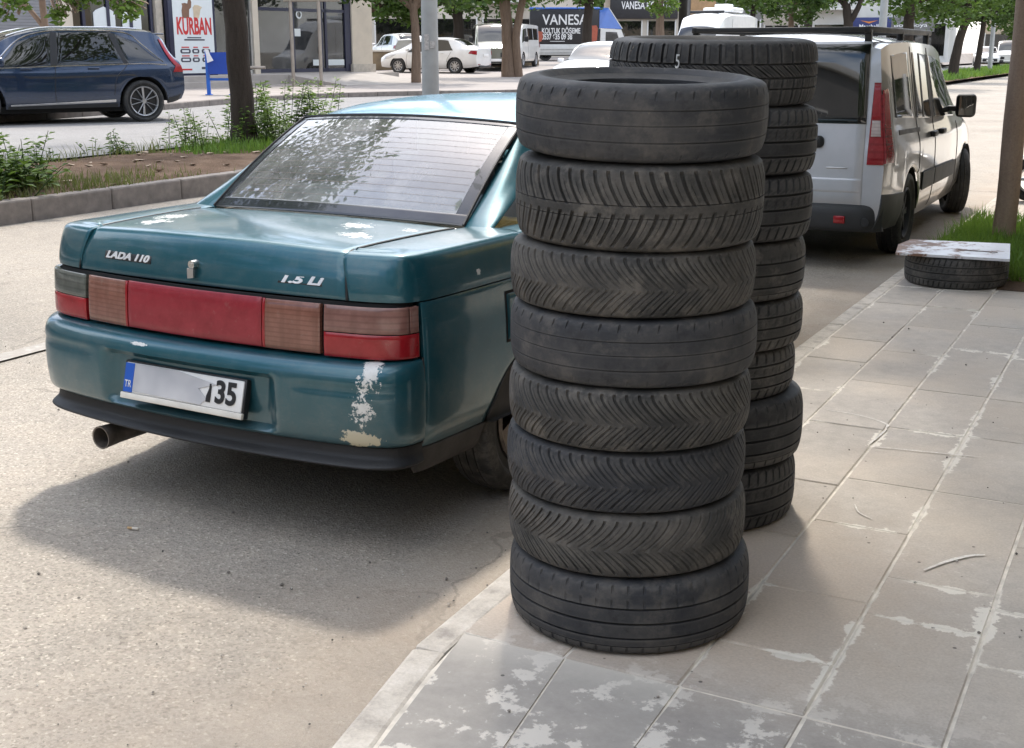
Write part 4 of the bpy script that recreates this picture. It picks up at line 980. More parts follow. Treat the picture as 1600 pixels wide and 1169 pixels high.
M_NAVY = car_paint('navy_paint', (.014, .034, .078), .45, .22); M_WHITE = car_paint('white_paint', (.74, .74, .73), 0, .35); M_WHITE2 = car_paint('white_paint_grubby', (.62, .62, .60), 0, .45)
M_OLIVE = car_paint('olive_paint', (.14, .145, .115), .0, .45); M_BLUEC = car_paint('truck_blue', (.03, .13, .50), 0, .35)
M_DKGLASS = glass('dark_glass', (.05, .065, .07), .02, rough=.02, ior=1.6); M_TINT = glass('tinted_glass', (.22, .25, .26), .04, ior=1.6)
M_PLAST = plain('grey_bumper_plastic', (.028, .029, .031), .6, var=.2, scale=8, bump=.2)
M_LCLR = m_lens('lens_clear_pink', (.50, .42, .40), 260); M_LRED2 = m_lens('lens_deep_red', (.26, .006, .012), 120)
M_HEADL = plain('headlamp_lens', (.55, .57, .6), .12, metal=.4, coat=1.)

def build_van():
    R = thing('panel_van', 'silver minivan with a roof rack and one large rear door, parked beyond the tyres', 'van', (-2.66, 8.92, 0), 0)
    W = .875
    def row(y, ws, zb, zs, zc, wt, zt, zcn): return (y, [(W*ws-.05, zb), (W*ws-.005, zb+.16), (W*ws, zs), (W*ws-.035, zc), (wt, zt)], zcn)
    tab = [row(.16, .965, .30, .80, 1.03, .745, 1.555, 1.618), row(.45, 1.0, .28, .80, 1.03, .755, 1.59, 1.655), row(1.2, 1.0, .25, .80, 1.02, .755, 1.605, 1.675), row(2.2, 1.0, .25, .79, .99, .74, 1.59, 1.66),
           row(2.8, 1.0, .25, .78, .97, .715, 1.53, 1.60), row(3.25, .99, .25, .76, .955, .68, 1.40, 1.46), row(3.62, .98, .25, .74, .935, .665, 1.21, 1.245), row(3.92, .965, .26, .72, .91, .70, 1.02, 1.05), row(4.35, .94, .28, .68, .84, .68, .90, .95), row(4.72, .88, .30, .6, .72, .55, .76, .80)]
    AR = [(1.18, .315, .355), (4.02, .315, .36)]
    B = Loft(R, tab, M_SILVER, AR, lean_r=[.0, .0, .03, .06, .13, .16], bulge_r=.05, capmat=M_SILVERLIT)
    wells(R, AR, W)
    for s in (1, -1):
        B.panel('quarter_window', (.52, 3.1), (1.22, 3.06), (1.12, 3.88), (.50, 3.86), M_TINT, s, .005)
        B.panel('sliding_door_window', (1.36, 3.05), (1.98, 3.03), (1.90, 3.86), (1.30, 3.88), M_TINT, s, .005)
        B.panel('front_door_window', (2.14, 3.05), (3.20, 3.05), (2.72, 3.84), (2.02, 3.86), M_TINT, s, .005)
        B.panel('window_divider', (1.60, 3.05), (1.66, 3.05), (1.60, 3.87), (1.54, 3.87), M_TRIM, s, .008)
        B.panel('window_pillar', (1.99, 3.04), (2.13, 3.04), (2.01, 3.87), (1.91, 3.87), M_TRIM, s, .003)
        B.panel('side_moulding', (1.55, 1.15), (2.08, 1.15), (2.08, 1.5), (1.55, 1.5), M_PLAST, s, .014); B.panel('side_moulding', (2.11, 1.15), (3.2, 1.15), (3.2, 1.5), (2.11, 1.5), M_PLAST, s, .014)
        B.panel('door_rail', (.62, 2.72), (1.45, 2.70), (1.45, 2.84), (.62, 2.86), M_TRIM, s, .004)
        for pts in ([(1.40, .3), (1.42, 1.2), (1.36, 2.6), (1.28, 3.3), (1.24, 3.95)], [(2.10, .2), (2.10, 1.4), (2.06, 2.8), (1.99, 3.95)], [(3.3, .3), (3.32, 1.6), (3.28, 2.9)]): B.seam(pts, s, M_BLACK)
        for y in (1.88, 2.30): MB().bbox(s*(W+.0)-.02, s*(W)+.028, y, y+.15, .86, .905, .012, 3).build('door_handle', M_TRIM, R, 60)
        # rear lamp cluster wraps the corner
        lm = B.panel('rear_lamp', (.155, 1.90), (.35, 1.90), (.31, 3.45), (.155, 3.45), M_LRED2, s, .014, skirt=.02); B.panel('lamp_upper', (.157, 3.02), (.31, 3.0), (.285, 3.5), (.157, 3.5), M_LRED, s, .018, par=lm)
        MB().bbox(s*.90-.02 if s > 0 else s*.90-.15, s*.90+.15 if s > 0 else s*.90+.02, 2.92, 3.02, .97, 1.175, .04, 4).build('door_mirror', M_TRIM, R, 60)
        MB().bbox(s*.84-.06, s*.84+.08, 2.94, 3.00, 1.02, 1.07, .015).build('mirror_arm', M_TRIM, R)
        MB().box(s*.915, s*1.035, 2.917, 2.919, .99, 1.155).build('mirror_glass', plain('mirror', (.6, .62, .6), .03, metal=1.), R) if s > 0 else None
        lay_wheel(R, 'wheel', .315, .19, s*.765, 1.18, .315, s, 'ribs', .195, 7, 2, 0, rimmat=M_PLAST); lay_wheel(R, 'wheel', .315, .19, s*.765, 4.02, .315, s, 'ribs', .195, 7, 2, rad(20), rimmat=M_PLAST)
    # tailgate: window, shut lines, handle, plate, badge, bumper
    def rearface(x, z):
        zz = [.30, .46, .80, 1.03, 1.555, 1.65]; yy = .16+np.interp(z, zz, [0, 0, .03, .06, .13, .16]); w = np.interp(z, zz, [.79, .84, .845, .81, .745, .6]); return np.stack([x, yy-.05*(1-(x/w)**2), z], -1)
    def rp(name, x0, x1, z0, z1, mat, off, par=R, nx=22, nz=10, taper=0.):
        X, Z = np.meshgrid(samp(x0, x1, nx, .006), samp(z0, z1, nz, .006), indexing='ij'); X = X*(1-taper*(Z-z0)/(z1-z0)); return gridobj(name, rearface(X, Z), mat, par, B.ref, off=off, skirt=.012, lip=.003)
    dr = rp('tailgate', -.712, .712, .41, 1.605, M_SILVERLIT, .008, taper=.04)
    rp('rear_window', -.70, .70, 1.04, 1.585, M_DKGLASS, .014, dr, taper=.035)
    rp('press_line', -.70, .70, .56, .66, M_SILVERLIT, .012, dr)
    MB().bbox(-.10, .42, -.035, .04, .87, .955, .03, 4).build('tailgate_handle', M_TRIM, dr, 60, loc=(0, .145, 0))
    wp = rp('rear_plate', -.19, .33, .725, .84, M_WHITEP, .016, dr); rp('plate_edge', -.20, .34, .715, .85, M_BLACK, .0145, dr)
    for s in (1, -1):
        def lf(name, z0, z1, a, b, mat, off, par=R):
            F_, Z = np.meshgrid(samp(a, b, 8, .02), samp(z0, z1, 12, .006), indexing='ij'); w = np.interp(Z, [.30, .46, .80, 1.03, 1.555], [.79, .84, .845, .81, .745]); X = .728+(w-.728)*F_
            G = rearface(X*s, Z); return gridobj(name, G, mat, par, B.ref, off=off, skirt=.012, lip=.002)
        f_ = lf('lamp_face', .76, 1.325, 0, 1.0, M_LRED2, .014); lf('reverse_face', .955, 1.065, .12, .85, M_LCLR, .018, f_); lf('upper_face', 1.075, 1.30, .1, .9, M_LRED, .018, f_)
    rp('badge', .45, .60, .725, .738, M_STEEL, .012, dr, 6, 4)
    bp = [(.0, -.0), (.05, .0)]
    zz = crom([(.275, .06), (.30, .0), (.36, -.015), (.44, -.01), (.475, .02), (.48, .07)], 16); a = np.linspace(-1, 1, 41); G = []
    for z, dy in zz: G.append(np.stack([a*.86, .12+dy-.05*(1-a**2)+.10*np.abs(a)**10, z+0*a], -1))
    bm = gridobj('rear_bumper', np.stack(G, 1), M_PLAST, R, B.ref, skirt=.03)
    for s in (1, -1):
        B.panel('bumper_side', (.16, .0), (.83, .0), (.80, 1.28), (.16, 1.30), M_PLAST, s, .012, skirt=.02)
        MB().bbox(s*.58-.04, s*.58+.04, .07, .11, .345, .40, .006).build('reflector', M_LRED, bm)
    MB().lathe([(0, -.002), (.03, -.002), (.034, .004)], 16, 'y', (.76, .095, .36)).build('towing_cover', M_TRIM, bm)
    B.across('windscreen', 3.12, 3.86, .60, .68, M_TINT, .006)
    # roof rack
    rk = MB()
    for s in (1, -1): rk.bbox(s*.64-.02, s*.64+.02, .30, 2.75, 1.668, 1.712, .008)
    for y in (.32, 1.1, 1.9, 2.72): rk.bbox(-.64, .64, y-.02, y+.02, 1.672, 1.708, .006)
    rk.build('roof_rack', M_TRIM, R)
    for s in (1, -1):
        for y in (.36, 1.5, 2.6): MB().bbox(s*.64-.022, s*.64+.022, y-.03, y+.03, float(B.P(np.array([y]), 4.15)[0, 2])-.02, 1.69, .006).build('rack_foot', M_TRIM, R)
    # inside: seats and a bag seen through the side glass
    for x in (-.38, .38):
        for y in (1.55, 2.45): MB().bbox(x-.25, x+.25, y, y+.16, .5, 1.12, .05, 3).bbox(x-.13, x+.13, y+.02, y+.12, 1.12, 1.30, .04, 3).build('seat_back', M_INT, R, 60)
    MB().bbox(.35, .74, .65, 1.15, .80, 1.09, .08, 4).build('striped_bag', plain('bag_cloth', (.12, .12, .16), .9, var=.6, scale=14), R, 60)
    MB().box(-.7, .7, .3, 3.9, .26, .30).build('floor_pan', M_DARK, R); MB().tube([(-.2, .3, .2), (.15, .25, .19)], .05, 10).build('silencer', M_RUSTST, R)
    return R
build_van()

def plain_car(name, label, cat, loc, rz, tab, paint, AR, W, wr, glassm, wins, ws=None, rw=None, group=None, extra=None, spokes=10, lean_r=None, lean_f=None, rimr=None, wstyle='ribs', br=.08, bf=.14):
    R = thing(name, label, cat, loc, rz, group); B = Loft(R, tab, paint, AR, lean_r, lean_f, br, bf); wells(R, AR, W)
    for s in (1, -1):
        for A, Bq, C, D in wins: B.panel('side_window', A, Bq, C, D, glassm, s, .005)
        for c, z, r in AR: lay_wheel(R, 'wheel', wr, .2, s*(W-.11), c, wr, s, wstyle, rimr or wr*.66, spokes, 2)
    if ws: B.across('windscreen', *ws, glassm)
    if rw: B.across('rear_window', *rw, glassm)
    if extra: extra(R, B)
    MB().box(-W*.8, W*.8, tab[0][0]+.5, tab[-1][0]-.6, .2, .32).build('floor_pan', M_DARK, R)
    return R
def rowgen(W):
    return lambda y, ws, zb, zs, zc, wt, zt, zcn: (y, [(W*ws-.06, zb), (W*ws-.01, zb+.15), (W*ws, zs), (W*ws-.045, zc), (wt, zt)], zcn)
# ---- dark blue SUV across the road
def suv_extra(R, B):
    M_SUVCH = plain('satin_chrome', (.6, .6, .6), .22, metal=1.)
    for s in (1, -1):
        B.panel('sill_strip', (1.30, .70), (3.10, .42), (3.10, .62), (1.30, .95), M_SUVCH, s, .018); B.panel('sill_trim', (1.26, .0), (3.14, .0), (3.14, .36), (1.26, .5), M_PLAST, s, .008)
        B.panel('arch_trim', (.08, .0), (.42, .0), (.30, .75), (.06, .75), M_PLAST, s, .006)
        B.seam([(.30, 2.85), (.7, 2.94), (1.6, 2.96), (2.6, 2.94), (3.45, 2.88)], s, M_SUVCH, r=.012, name='window_chrome'); B.seam([(.36, 3.02), (.72, 3.62), (1.0, 3.93), (1.8, 3.98), (2.4, 3.96), (2.9, 3.80), (3.45, 3.0)], s, M_SUVCH, r=.012, name='window_chrome')
        lamp = B.panel('rear_lamp', (-.0, 2.3), (.20, 2.3), (.12, 2.78), (-.0, 2.78), M_LRED, s, .016); B.panel('lamp_arm', (.02, 2.78), (.14, 2.78), (.36, 3.86), (.28, 3.86), M_LRED, s, .016, par=lamp)
        for y in (1.55, 2.70): MB().bbox(s*.93-.02, s*.93+.03, y, y+.2, .93, .97, .012, 3).build('door_handle', M_NAVY, R, 60)
        for pts in ([(2.33, .3), (2.34, 1.4), (2.30, 2.9), (2.22, 3.9)], [(3.45, .3), (3.46, 1.5), (3.42, 2.9)], [(1.32, 1.2), (1.25, 2.0), (1.05, 2.9)]): B.seam(pts, s, M_BLACK, r=.006)
        B.panel('window_pillar', (2.26, 2.98), (2.38, 2.98), (2.29, 3.93), (2.18, 3.93), M_BLACK, s, .008); B.panel('window_pillar', (1.02, 3.0), (1.10, 3.0), (1.30, 3.9), (1.20, 3.9), M_BLACK, s, .008)
        MB().bbox(s*1.02-.11, s*1.02+.11, 3.18, 3.36, .98, 1.14, .05, 4).build('door_mirror', M_NAVY, R, 60)
        MB().tube([tuple(B.P(np.array([y]), 4.05)[0]*np.array([s, 1, 1])+np.array([0, 0, .035])) for y in np.linspace(.75, 3.0, 14)], .016, 6).build('roof_rail', M_SUVCH, R)
        B.panel('headlamp', (4.28, 2.2), (4.55, 2.0), (4.5, 2.6), (4.2, 2.6), M_HEADL, s, .01)
    MB().bbox(-.55, .55, .20, .46, 1.53, 1.56, .01).build('roof_spoiler', M_NAVY, R)
    MB().bbox(-.7, .7, 4.5, 4.6, .35, .62, .04).build('grille', M_BLACK, R)
    for w in [c for c in R.children if c.name.startswith('wheel') and c.type == 'EMPTY']:
        sd_ = 1 if w.location.x > 0 else -1; mb = MB(); xx = sd_*.062
        for k in range(5):
            for da in (-.20, .20):
                a = 2*math.pi*k/5; c0 = (xx, .035*math.cos(a+da), .035*math.sin(a+da)); c1 = (xx+sd_*.008, .245*math.cos(a+da*1.25), .245*math.sin(a+da*1.25)); mb.tube([c0, c1], [.017, .021], 6, flat=.6)
        mb.lathe([(.238, xx), (.252, xx+sd_*.01), (.258, xx)], 40, 'x').lathe([(0, xx+sd_*.014), (.04, xx+sd_*.012), (.045, xx)], 16, 'x').build('spokes', M_RIM, w, 50)
        MB().lathe([(0, sd_*.03), (.245, sd_*.03)], 32, 'x').build('rim_disc', M_BLACK, w)
r = rowgen(.95)
SUVT = [r(.0, .93, .40, .80, 1.04, .62, 1.20, 1.26), r(.22, .97, .34, .80, 1.05, .66, 1.46, 1.53), r(.6, .99, .30, .80, 1.05, .69, 1.58, 1.64), r(1.3, 1., .28, .80, 1.03, .70, 1.61, 1.67), r(2.3, 1., .28, .78, 1.01, .69, 1.60, 1.66), r(2.9, 1., .28, .77, 1.0, .66, 1.49, 1.55),
        r(3.4, .99, .28, .76, .98, .64, 1.22, 1.27), r(3.72, .985, .29, .75, .96, .72, 1.02, 1.06), r(4.2, .95, .30, .72, .90, .72, .95, .99), r(4.6, .86, .34, .6, .76, .6, .82, .86)]
sd = math.atan2(-2.25, -1.15)
plain_car('suv', 'dark blue SUV with silver wheels on the far side of the road', 'car', (-17.04, 18.42, .285), sd-math.pi/2, SUVT, M_NAVY, [(.78, .37, .44), (3.62, .37, .44)], .95, .37, M_DKGLASS,
          [((1.06, 3.0), (2.28, 2.99), (2.2, 3.92), (1.24, 3.94)), ((2.36, 2.99), (3.34, 2.96), (2.86, 3.78), (2.27, 3.92)), ((.42, 3.06), (1.02, 3.0), (1.20, 3.9), (.80, 3.66))], (2.85, 3.72, .58, .70), (.05, .5, .52, .60), extra=suv_extra, spokes=0, lean_r=[.05, 0, .0, .05, .15, .2], rimr=.262)
# ---- white saloon by the far shops (seen from its rear right quarter)
def acc_extra(R, B):
    for s in (1, -1):
        B.panel('tail_lamp', (-.02, 2.2), (.34, 2.45), (.24, 2.9), (-.02, 2.85), M_LRED, s, .012); B.panel('headlamp', (3.9, 2.1), (4.2, 2.0), (4.1, 2.6), (3.6, 2.7), M_HEADL, s, .01)
        for pts in ([(2.2, .3), (2.2, 1.4), (2.15, 2.9), (2.1, 3.9)], [(3.1, .3), (3.12, 1.5), (3.08, 2.9)], [(1.3, .9), (1.22, 2.0), (1.1, 2.9)]): B.seam(pts, s, M_BLACK, r=.006)
        for y in (1.4, 2.4): MB().bbox(s*.84-.02, s*.84+.025, y, y+.17, .80, .84, .01).build('door_handle', M_WHITE, R)
        MB().bbox(s*.93-.09, s*.93+.09, 2.95, 3.08, .90, 1.02, .04, 3).build('door_mirror', M_WHITE, R, 60); MB().bbox(s*.55-.1, s*.55+.1, -.05, .0, .36, .39, .01).build('reflector', M_LRED, R)
    MB().bbox(-.26, .26, -.10, -.07, .68, .79, .005).build('number_plate', M_WHITEP, R); MB().bbox(-.6, .6, -.08, .0, .26, .34, .02).build('bumper_insert', M_PLAST, R)
r = rowgen(.85)
ACC = [r(.0, .90, .30, .70, .93, .66, .99, 1.03), r(.25, .96, .26, .68, .94, .66, 1.02, 1.06), r(.55, .98, .24, .67, .93, .63, 1.11, 1.15), r(1.0, 1, .23, .66, .91, .60, 1.31, 1.36), r(1.6, 1, .22, .65, .89, .60, 1.40, 1.45), r(2.3, 1, .22, .64, .87, .59, 1.40, 1.45), r(2.8, 1, .22, .63, .86, .57, 1.30, 1.35),
       r(3.3, .99, .22, .62, .84, .60, 1.06, 1.10), r(3.6, .98, .23, .61, .82, .64, .93, .97), r(4.1, .92, .25, .58, .75, .6, .80, .84), r(4.37, .8, .28, .48, .62, .45, .66, .70)]
acc_dir = math.atan2(-.1, -.995)
plain_car('saloon_car', 'white saloon car parked by the low brown wall across the road', 'car', (-25.45, 46.0, .60), acc_dir-math.pi/2, ACC, M_WHITE, [(.95, .31, .36), (3.52, .31, .36)], .85, .31, M_DKGLASS,
          [((1.02, 3.05), (2.12, 3.03), (2.06, 3.9), (1.3, 3.88)), ((2.2, 3.03), (3.1, 3.0), (2.72, 3.76), (2.12, 3.9))], (2.72, 3.5, .52, .62), (.5, 1.1, .60, .54), extra=acc_extra, spokes=9)
# ---- estate beyond the low wall, old minibus and white van behind the saloon
r = rowgen(.88)
VANT = [r(.0, .95, .30, .9, 1.2, .74, 1.90, 1.96), r(.5, 1, .28, .9, 1.2, .76, 1.93, 2.0), r(2.5, 1, .28, .9, 1.18, .76, 1.93, 2.0), r(3.4, 1, .28, .88, 1.15, .74, 1.88, 1.95), r(3.9, 1, .28, .86, 1.1, .72, 1.6, 1.66), r(4.35, .98, .28, .8, 1.02, .74, 1.14, 1.18), r(4.75, .92, .3, .7, .84, .66, .92, .95)]
def van_extra(p):
    def f(R, B):
        for s in (1, -1):
            B.panel('headlamp', (4.5, 1.8), (4.7, 1.7), (4.66, 2.4), (4.45, 2.5), M_HEADL, s, .012); B.seam([(2.9, .3), (2.9, 1.5), (2.85, 2.9), (2.8, 3.9)], s, M_BLACK, r=.006)
            MB().bbox(s*1.0-.1, s*1.0+.08, 3.85, 3.95, 1.15, 1.4, .03, 3).build('door_mirror', M_TRIM, R, 60); B.panel('tail_lamp', (-.02, 2.0), (.08, 2.0), (.08, 2.9), (-.02, 2.9), M_LRED, s, .012)
        MB().bbox(-.5, .5, 4.84, 4.88, .55, .75, .02).build('grille', M_BLACK, R); MB().bbox(-.8, .8, 4.72, 4.9, .3, .5, .05, 3).build('front_bumper', M_PLAST, R, 60)
        MB().bbox(-.26, .26, 4.895, 4.91, .38, .49, .004).build('number_plate', M_WHITEP, R)
    return f
VW = [((.3, 3.1), (1.5, 3.1), (1.5, 3.8), (.3, 3.8)), ((1.6, 3.1), (2.75, 3.1), (2.72, 3.8), (1.6, 3.8)), ((2.95, 3.1), (4.05, 3.05), (3.6, 3.8), (2.9, 3.8))]
van_dir = math.atan2(46-52, -21.5+24.5)
plain_car('minibus', 'old olive grey minibus with a pale grille behind the white saloon', 'van', (-28.6, 52.2, .69), math.atan2(-5.0, 3.1)-math.pi/2, VANT, M_OLIVE, [(.95, .33, .38), (3.85, .33, .38)], .88, .33, M_DKGLASS, VW, (3.45, 4.3, .66, .70), None, extra=van_extra(0), spokes=6)
plain_car('delivery_van', 'white delivery van between the minibus and the forked tree', 'van', (-29.0, 56.4, .76), math.atan2(-6.0, 1.6)-math.pi/2, VANT, M_WHITE2, [(.95, .33, .38), (3.85, .33, .38)], .88, .33, M_DKGLASS, VW, (3.45, 4.3, .66, .70), None, extra=van_extra(0), spokes=6)
r = rowgen(.88)
HAT = [r(.0, .92, .34, .75, .98, .64, 1.2, 1.26), r(.3, .97, .3, .75, .98, .66, 1.42, 1.48), r(1.0, 1, .27, .74, .97, .67, 1.5, 1.56), r(2.0, 1, .27, .73, .96, .66, 1.49, 1.55), r(2.6, 1, .27, .72, .95, .64, 1.38, 1.43), r(3.2, .99, .27, .71, .92, .62, 1.08, 1.12), r(3.5, .98, .28, .7, .9, .68, .98, 1.02), r(4.0, .93, .3, .66, .82, .62, .88, .92), r(4.3, .84, .32, .55, .68, .5, .72, .76)]
def hat_extra(paint):
    def f(R, B):
        for s in (1, -1):
            B.panel('headlamp', (3.85, 2.0), (4.2, 1.9), (4.1, 2.55), (3.7, 2.6), M_HEADL, s, .01); B.panel('tail_lamp', (-.02, 2.2), (.2, 2.3), (.2, 2.95), (-.02, 2.95), M_LRED, s, .01)
            MB().bbox(s*.97-.09, s*.97+.09, 2.85, 2.98, .95, 1.08, .04, 3).build('door_mirror', paint, R, 60); B.seam([(2.0, .3), (2.0, 1.4), (1.95, 2.9), (1.9, 3.9)], s, M_BLACK, r=.006)
        MB().bbox(-.55, .55, 4.36, 4.44, .38, .60, .04).build('grille', M_BLACK, R); MB().bbox(-.26, .26, 4.44, 4.455, .42, .52, .004).build('number_plate', M_WHITEP, R)
    return f
HW = [((.5, 3.05), (1.9, 3.03), (1.84, 3.9), (.62, 3.85)), ((2.0, 3.03), (3.05, 3.0), (2.55, 3.8), (1.92, 3.9))]
def hatch(label, loc, hd, paint, gl=M_DKGLASS): return plain_car('hatchback', label, 'car', loc, hd, HAT, paint, [(.85, .32, .37), (3.45, .32, .37)], .88, .32, gl, HW, (2.5, 3.4, .55, .66), (.02, .45, .5, .58), extra=hat_extra(paint), spokes=7)
hatch('white car showing over the low brown wall', (-34.2, 54.3, .80), math.atan2(.8, -1)-math.pi/2, M_WHITE)
hatch('white car half hidden behind the stacked tyres, facing the camera', (-15.2, 36.4, .24), math.atan2(-1.0, .07)-math.pi/2, M_WHITE, M_TINT)
hatch('white car driving far up the road between the thin trees', (-14.8, 111, .28), math.atan2(-1.0, .25)-math.pi/2, M_WHITE)
plain_car('minibus', 'white van far up the road beside the brown tree trunk', 'van', (-13.0, 112, .28), math.atan2(-1.0, .1)-math.pi/2, VANT, M_WHITE2, [(.95, .33, .38), (3.85, .33, .38)], .88, .33, M_DKGLASS, VW, (3.45, 4.3, .66, .70), None, extra=van_extra(0), spokes=6)
# ---- tall white minibus with an air-conditioner on its roof
def tall_extra(R, B):
    van_extra(0)(R, B)
    MB().bbox(-.6, .6, 1.0, 2.2, 2.62, 2.80, .08, 4).bbox(-.3, .3, 1.3, 1.8, 2.80, 2.93, .06, 3).build('air_conditioner', M_WHITE, R, 60)
    MB().bbox(-.65, .65, 3.2, 3.3, 2.56, 2.66, .03).build('marker_bar', M_PLAST, R)
TALL = [r(.0, .98, .30, 1.0, 1.3, .80, 2.42, 2.55), r(.5, 1, .28, 1.0, 1.3, .82, 2.48, 2.62), r(2.8, 1, .28, 1.0, 1.28, .82, 2.48, 2.62), r(3.5, 1, .28, .95, 1.2, .80, 2.40, 2.53), r(4.1, 1, .28, .9, 1.15, .74, 1.9, 1.98), r(4.6, .99, .28, .85, 1.05, .78, 1.2, 1.25), r(5.2, .92, .3, .7, .88, .66, .95, 1.0)]
plain_car('minibus', 'tall white minibus with a roof unit behind the back stack of tyres', 'van', (-15.55, 48.3, .27), math.atan2(-1.0, -.03)-math.pi/2, TALL, M_WHITE, [(.95, .35, .40), (4.2, .35, .40)], .88, .35, M_DKGLASS, VW[:0], (4.0, 4.55, .70, .74), None, extra=tall_extra, spokes=6)
# ================================================================== street front across the road
M_CREAM = plain('cream_render', (.60, .53, .43), .85, var=.08, scale=2, bump=.2); M_STONEP = plain('stone_pillar', (.48, .43, .36), .8, var=.15, scale=7, bump=.3)
M_NAVYF = plain('navy_frame', (.02, .022, .05), .35); M_ALU = plain('aluminium', (.42, .41, .39), .4, metal=.6); M_SHUT = plain('shutter_grey', (.23, .23, .24), .55, var=.1, scale=3)
M_SHOPG = glass('shop_glass', (.42, .47, .48), .05, ior=1.65); M_ROOMD = plain('dark_room', (.06, .062, .07), .9, var=.4, scale=1.2); M_ROOML = plain('shop_inside', (.30, .29, .27), .9, var=.4, scale=1.0)
M_TERR = plain('terrace_paving', (.36, .33, .30), .85, var=.12, scale=2, bump=.3)
M_PAPER = plain('poster_paper', (.66, .70, .70), .6, var=.03); M_PRED = plain('poster_red', (.52, .03, .03), .6); M_PDK = plain('poster_dark', (.05, .05, .07), .6)
def shop_building():
    P1 = (-26.6, 39.4, 0); rz = math.atan2(.98817, .15334)                          # local x to the right along the front, local y into the building
    # local u (leftwards) becomes -x; n (front) is -y
    R = thing('shop_building', 'cream corner shop building with dark glazed front across the road', 'building', P1, rz)
    zb = .80; B = lambda name, u0, u1, z0, z1, y0, y1, mat, par=R, r=0: (MB().bbox(-u1, -u0, y0, y1, z0, z1, r) if r else MB().box(-u1, -u0, y0, y1, z0, z1)).build(name, mat, par)
    B('upper_wall', 0, 22, 3.35, 9.5, 0, .4, M_CREAM); B('back_wall', 0, 22, .3, 9.5, 7.6, 8, M_ROOML); B('end_wall', -.0, .3, .3, 9.5, .4, 7.6, M_CREAM)
    B('floor_slab', 0, 22, .3, zb, -.05, 8, M_TERR); B('ceiling', .3, 22, 3.3, 3.35, .4, 7.6, M_ROOML)
    c = B('corner_column', -.05, 1.0, .3, 3.35, -.12, .4, M_CREAM); B('column_plinth', -.12, 1.06, .3, 1.05, -.2, .45, M_STONEP, c)
    B('window_frame', 1.0, 1.30, zb, 3.35, -.06, .1, M_NAVYF)
    g = B('shop_window', 1.30, 5.42, zb+.08, 3.3, .0, .02, M_SHOPG)
    for u in (2.18, 2.40, 3.75): B('mullion', u, u+.1, zb, 3.3, -.04, .06, M_NAVYF, g)
    B('transom', 1.3, 5.42, 2.82, 2.92, -.04, .06, M_NAVYF, g); B('bottom_rail', 1.3, 5.42, zb, zb+.12, -.04, .06, M_NAVYF, g); B('low_banner', 1.35, 2.15, 1.02, 1.22, -.025, -.015, M_PAPER, g); B('low_banner', 2.5, 2.9, 1.02, 1.22, -.025, -.015, M_PAPER, g)
    B('notice', 3.45, 3.75, 2.0, 2.25, -.02, -.01, M_PAPER, g)
    mb = MB().lathe([(.09, 0), (.14, 0), (.14, .01), (.09, .01)], 24, 'y', (-3.5, -.03, 2.72)); mb.build('round_sticker', M_PAPER, g)
    B('narrow_pillar', 5.42, 5.66, .3, 3.35, -.1, .2, M_CREAM)
    d = B('glass_door', 5.66, 7.30, zb+.05, 3.3, .0, .02, M_SHOPG); B('door_frame', 5.66, 5.74, zb, 3.3, -.05, .05, M_ALU, d); B('door_frame', 7.22, 7.34, zb, 3.3, -.05, .05, M_ALU, d); B('door_rail', 5.66, 7.3, zb, zb+.1, -.05, .05, M_ALU, d)
    MB().tube([(-6.35, -.05, 1.75), (-6.35, -.12, 1.75), (-6.35, -.12, 2.25), (-6.35, -.05, 2.25)], .02, 8).build('door_handle', M_BLACK, d)
    B('stone_pillar', 9.30, 9.55, .3, 3.35, -.1, .3, M_STONEP)
    e = B('entrance_glass', 9.55, 12.5, zb, 3.3, .05, .07, M_DKGLASS); B('entrance_frame', 9.55, 12.5, 3.2, 3.35, -.02, .1, M_NAVYF, e)
    for u in (9.6, 10.35, 11.15, 12.0): B('entrance_post', u, u+.1, zb, 3.2, -.01, .12, M_NAVYF, e)
    for u0, u1 in ((10.02, 10.7), (10.95, 11.7)): MB().prism([(-u1, 1.6), (-u0, 1.6), (-u0, 2.6), (-(u0+.1), 2.68), (-(u0+u1)/2, 2.78), (-(u1-.1), 2.68), (-u1, 2.6)], 'y', .02, .045).build('white_panel', M_PAPER, e)
    B('beige_column', 12.5, 12.9, .3, 3.35, -.12, .3, M_CREAM)
    sh = B('shutter_box', 12.9, 22, 3.1, 3.35, -.05, .2, M_SHUT)
    for k in range(28): B('shutter_slat', 12.9, 22, zb+k*.083, zb+k*.083+.076, .02+.0*k, .06, M_SHUT)
    for k in range(7):
        for f in range(2): w = B('upper_window', 1.2+k*3, 2.8+k*3, 4.4+f*2.8, 5.9+f*2.8, -.02, .05, M_DKGLASS)
    # goods inside
    for (u, y, w, h) in ((2.9, 2.2, .5, 1.3), (4.2, 1.6, .8, 1.0), (3.4, 3, .6, 1.7), (5.0, 2.0, .4, 1.2)): B('shelf_unit', u, u+w, zb, zb+h, y, y+.5, random.choice([M_STONEP, M_ROOML, M_PAPER]))
    B('room_back', .3, 9.4, zb, 3.3, 5.5, 5.6, M_ROOML); B('room_back', 9.5, 22, zb, 3.3, 1.2, 1.3, M_ROOMD)
    t = thing('terrace', 'low paved terrace and ramp in front of the corner shop', 'terrace', P1, rz)
    MB().box(-22, -.2, -1.6, -.06, .2, .77).build('landing', M_TERR, t); MB().prism([(-1.6, .2), (-1.6, .76), (-4.2, .47), (-4.2, .2)], 'x', -5.6, -1.4).build('ramp', M_TERR, t); MB().box(-22, -7.0, -2.0, -1.6, .2, .60).build('step', M_TERR, t)
    # poster case
    p = thing('poster_case', 'black framed light box with a red and white poster beside the glass door', 'poster case', P1, rz)
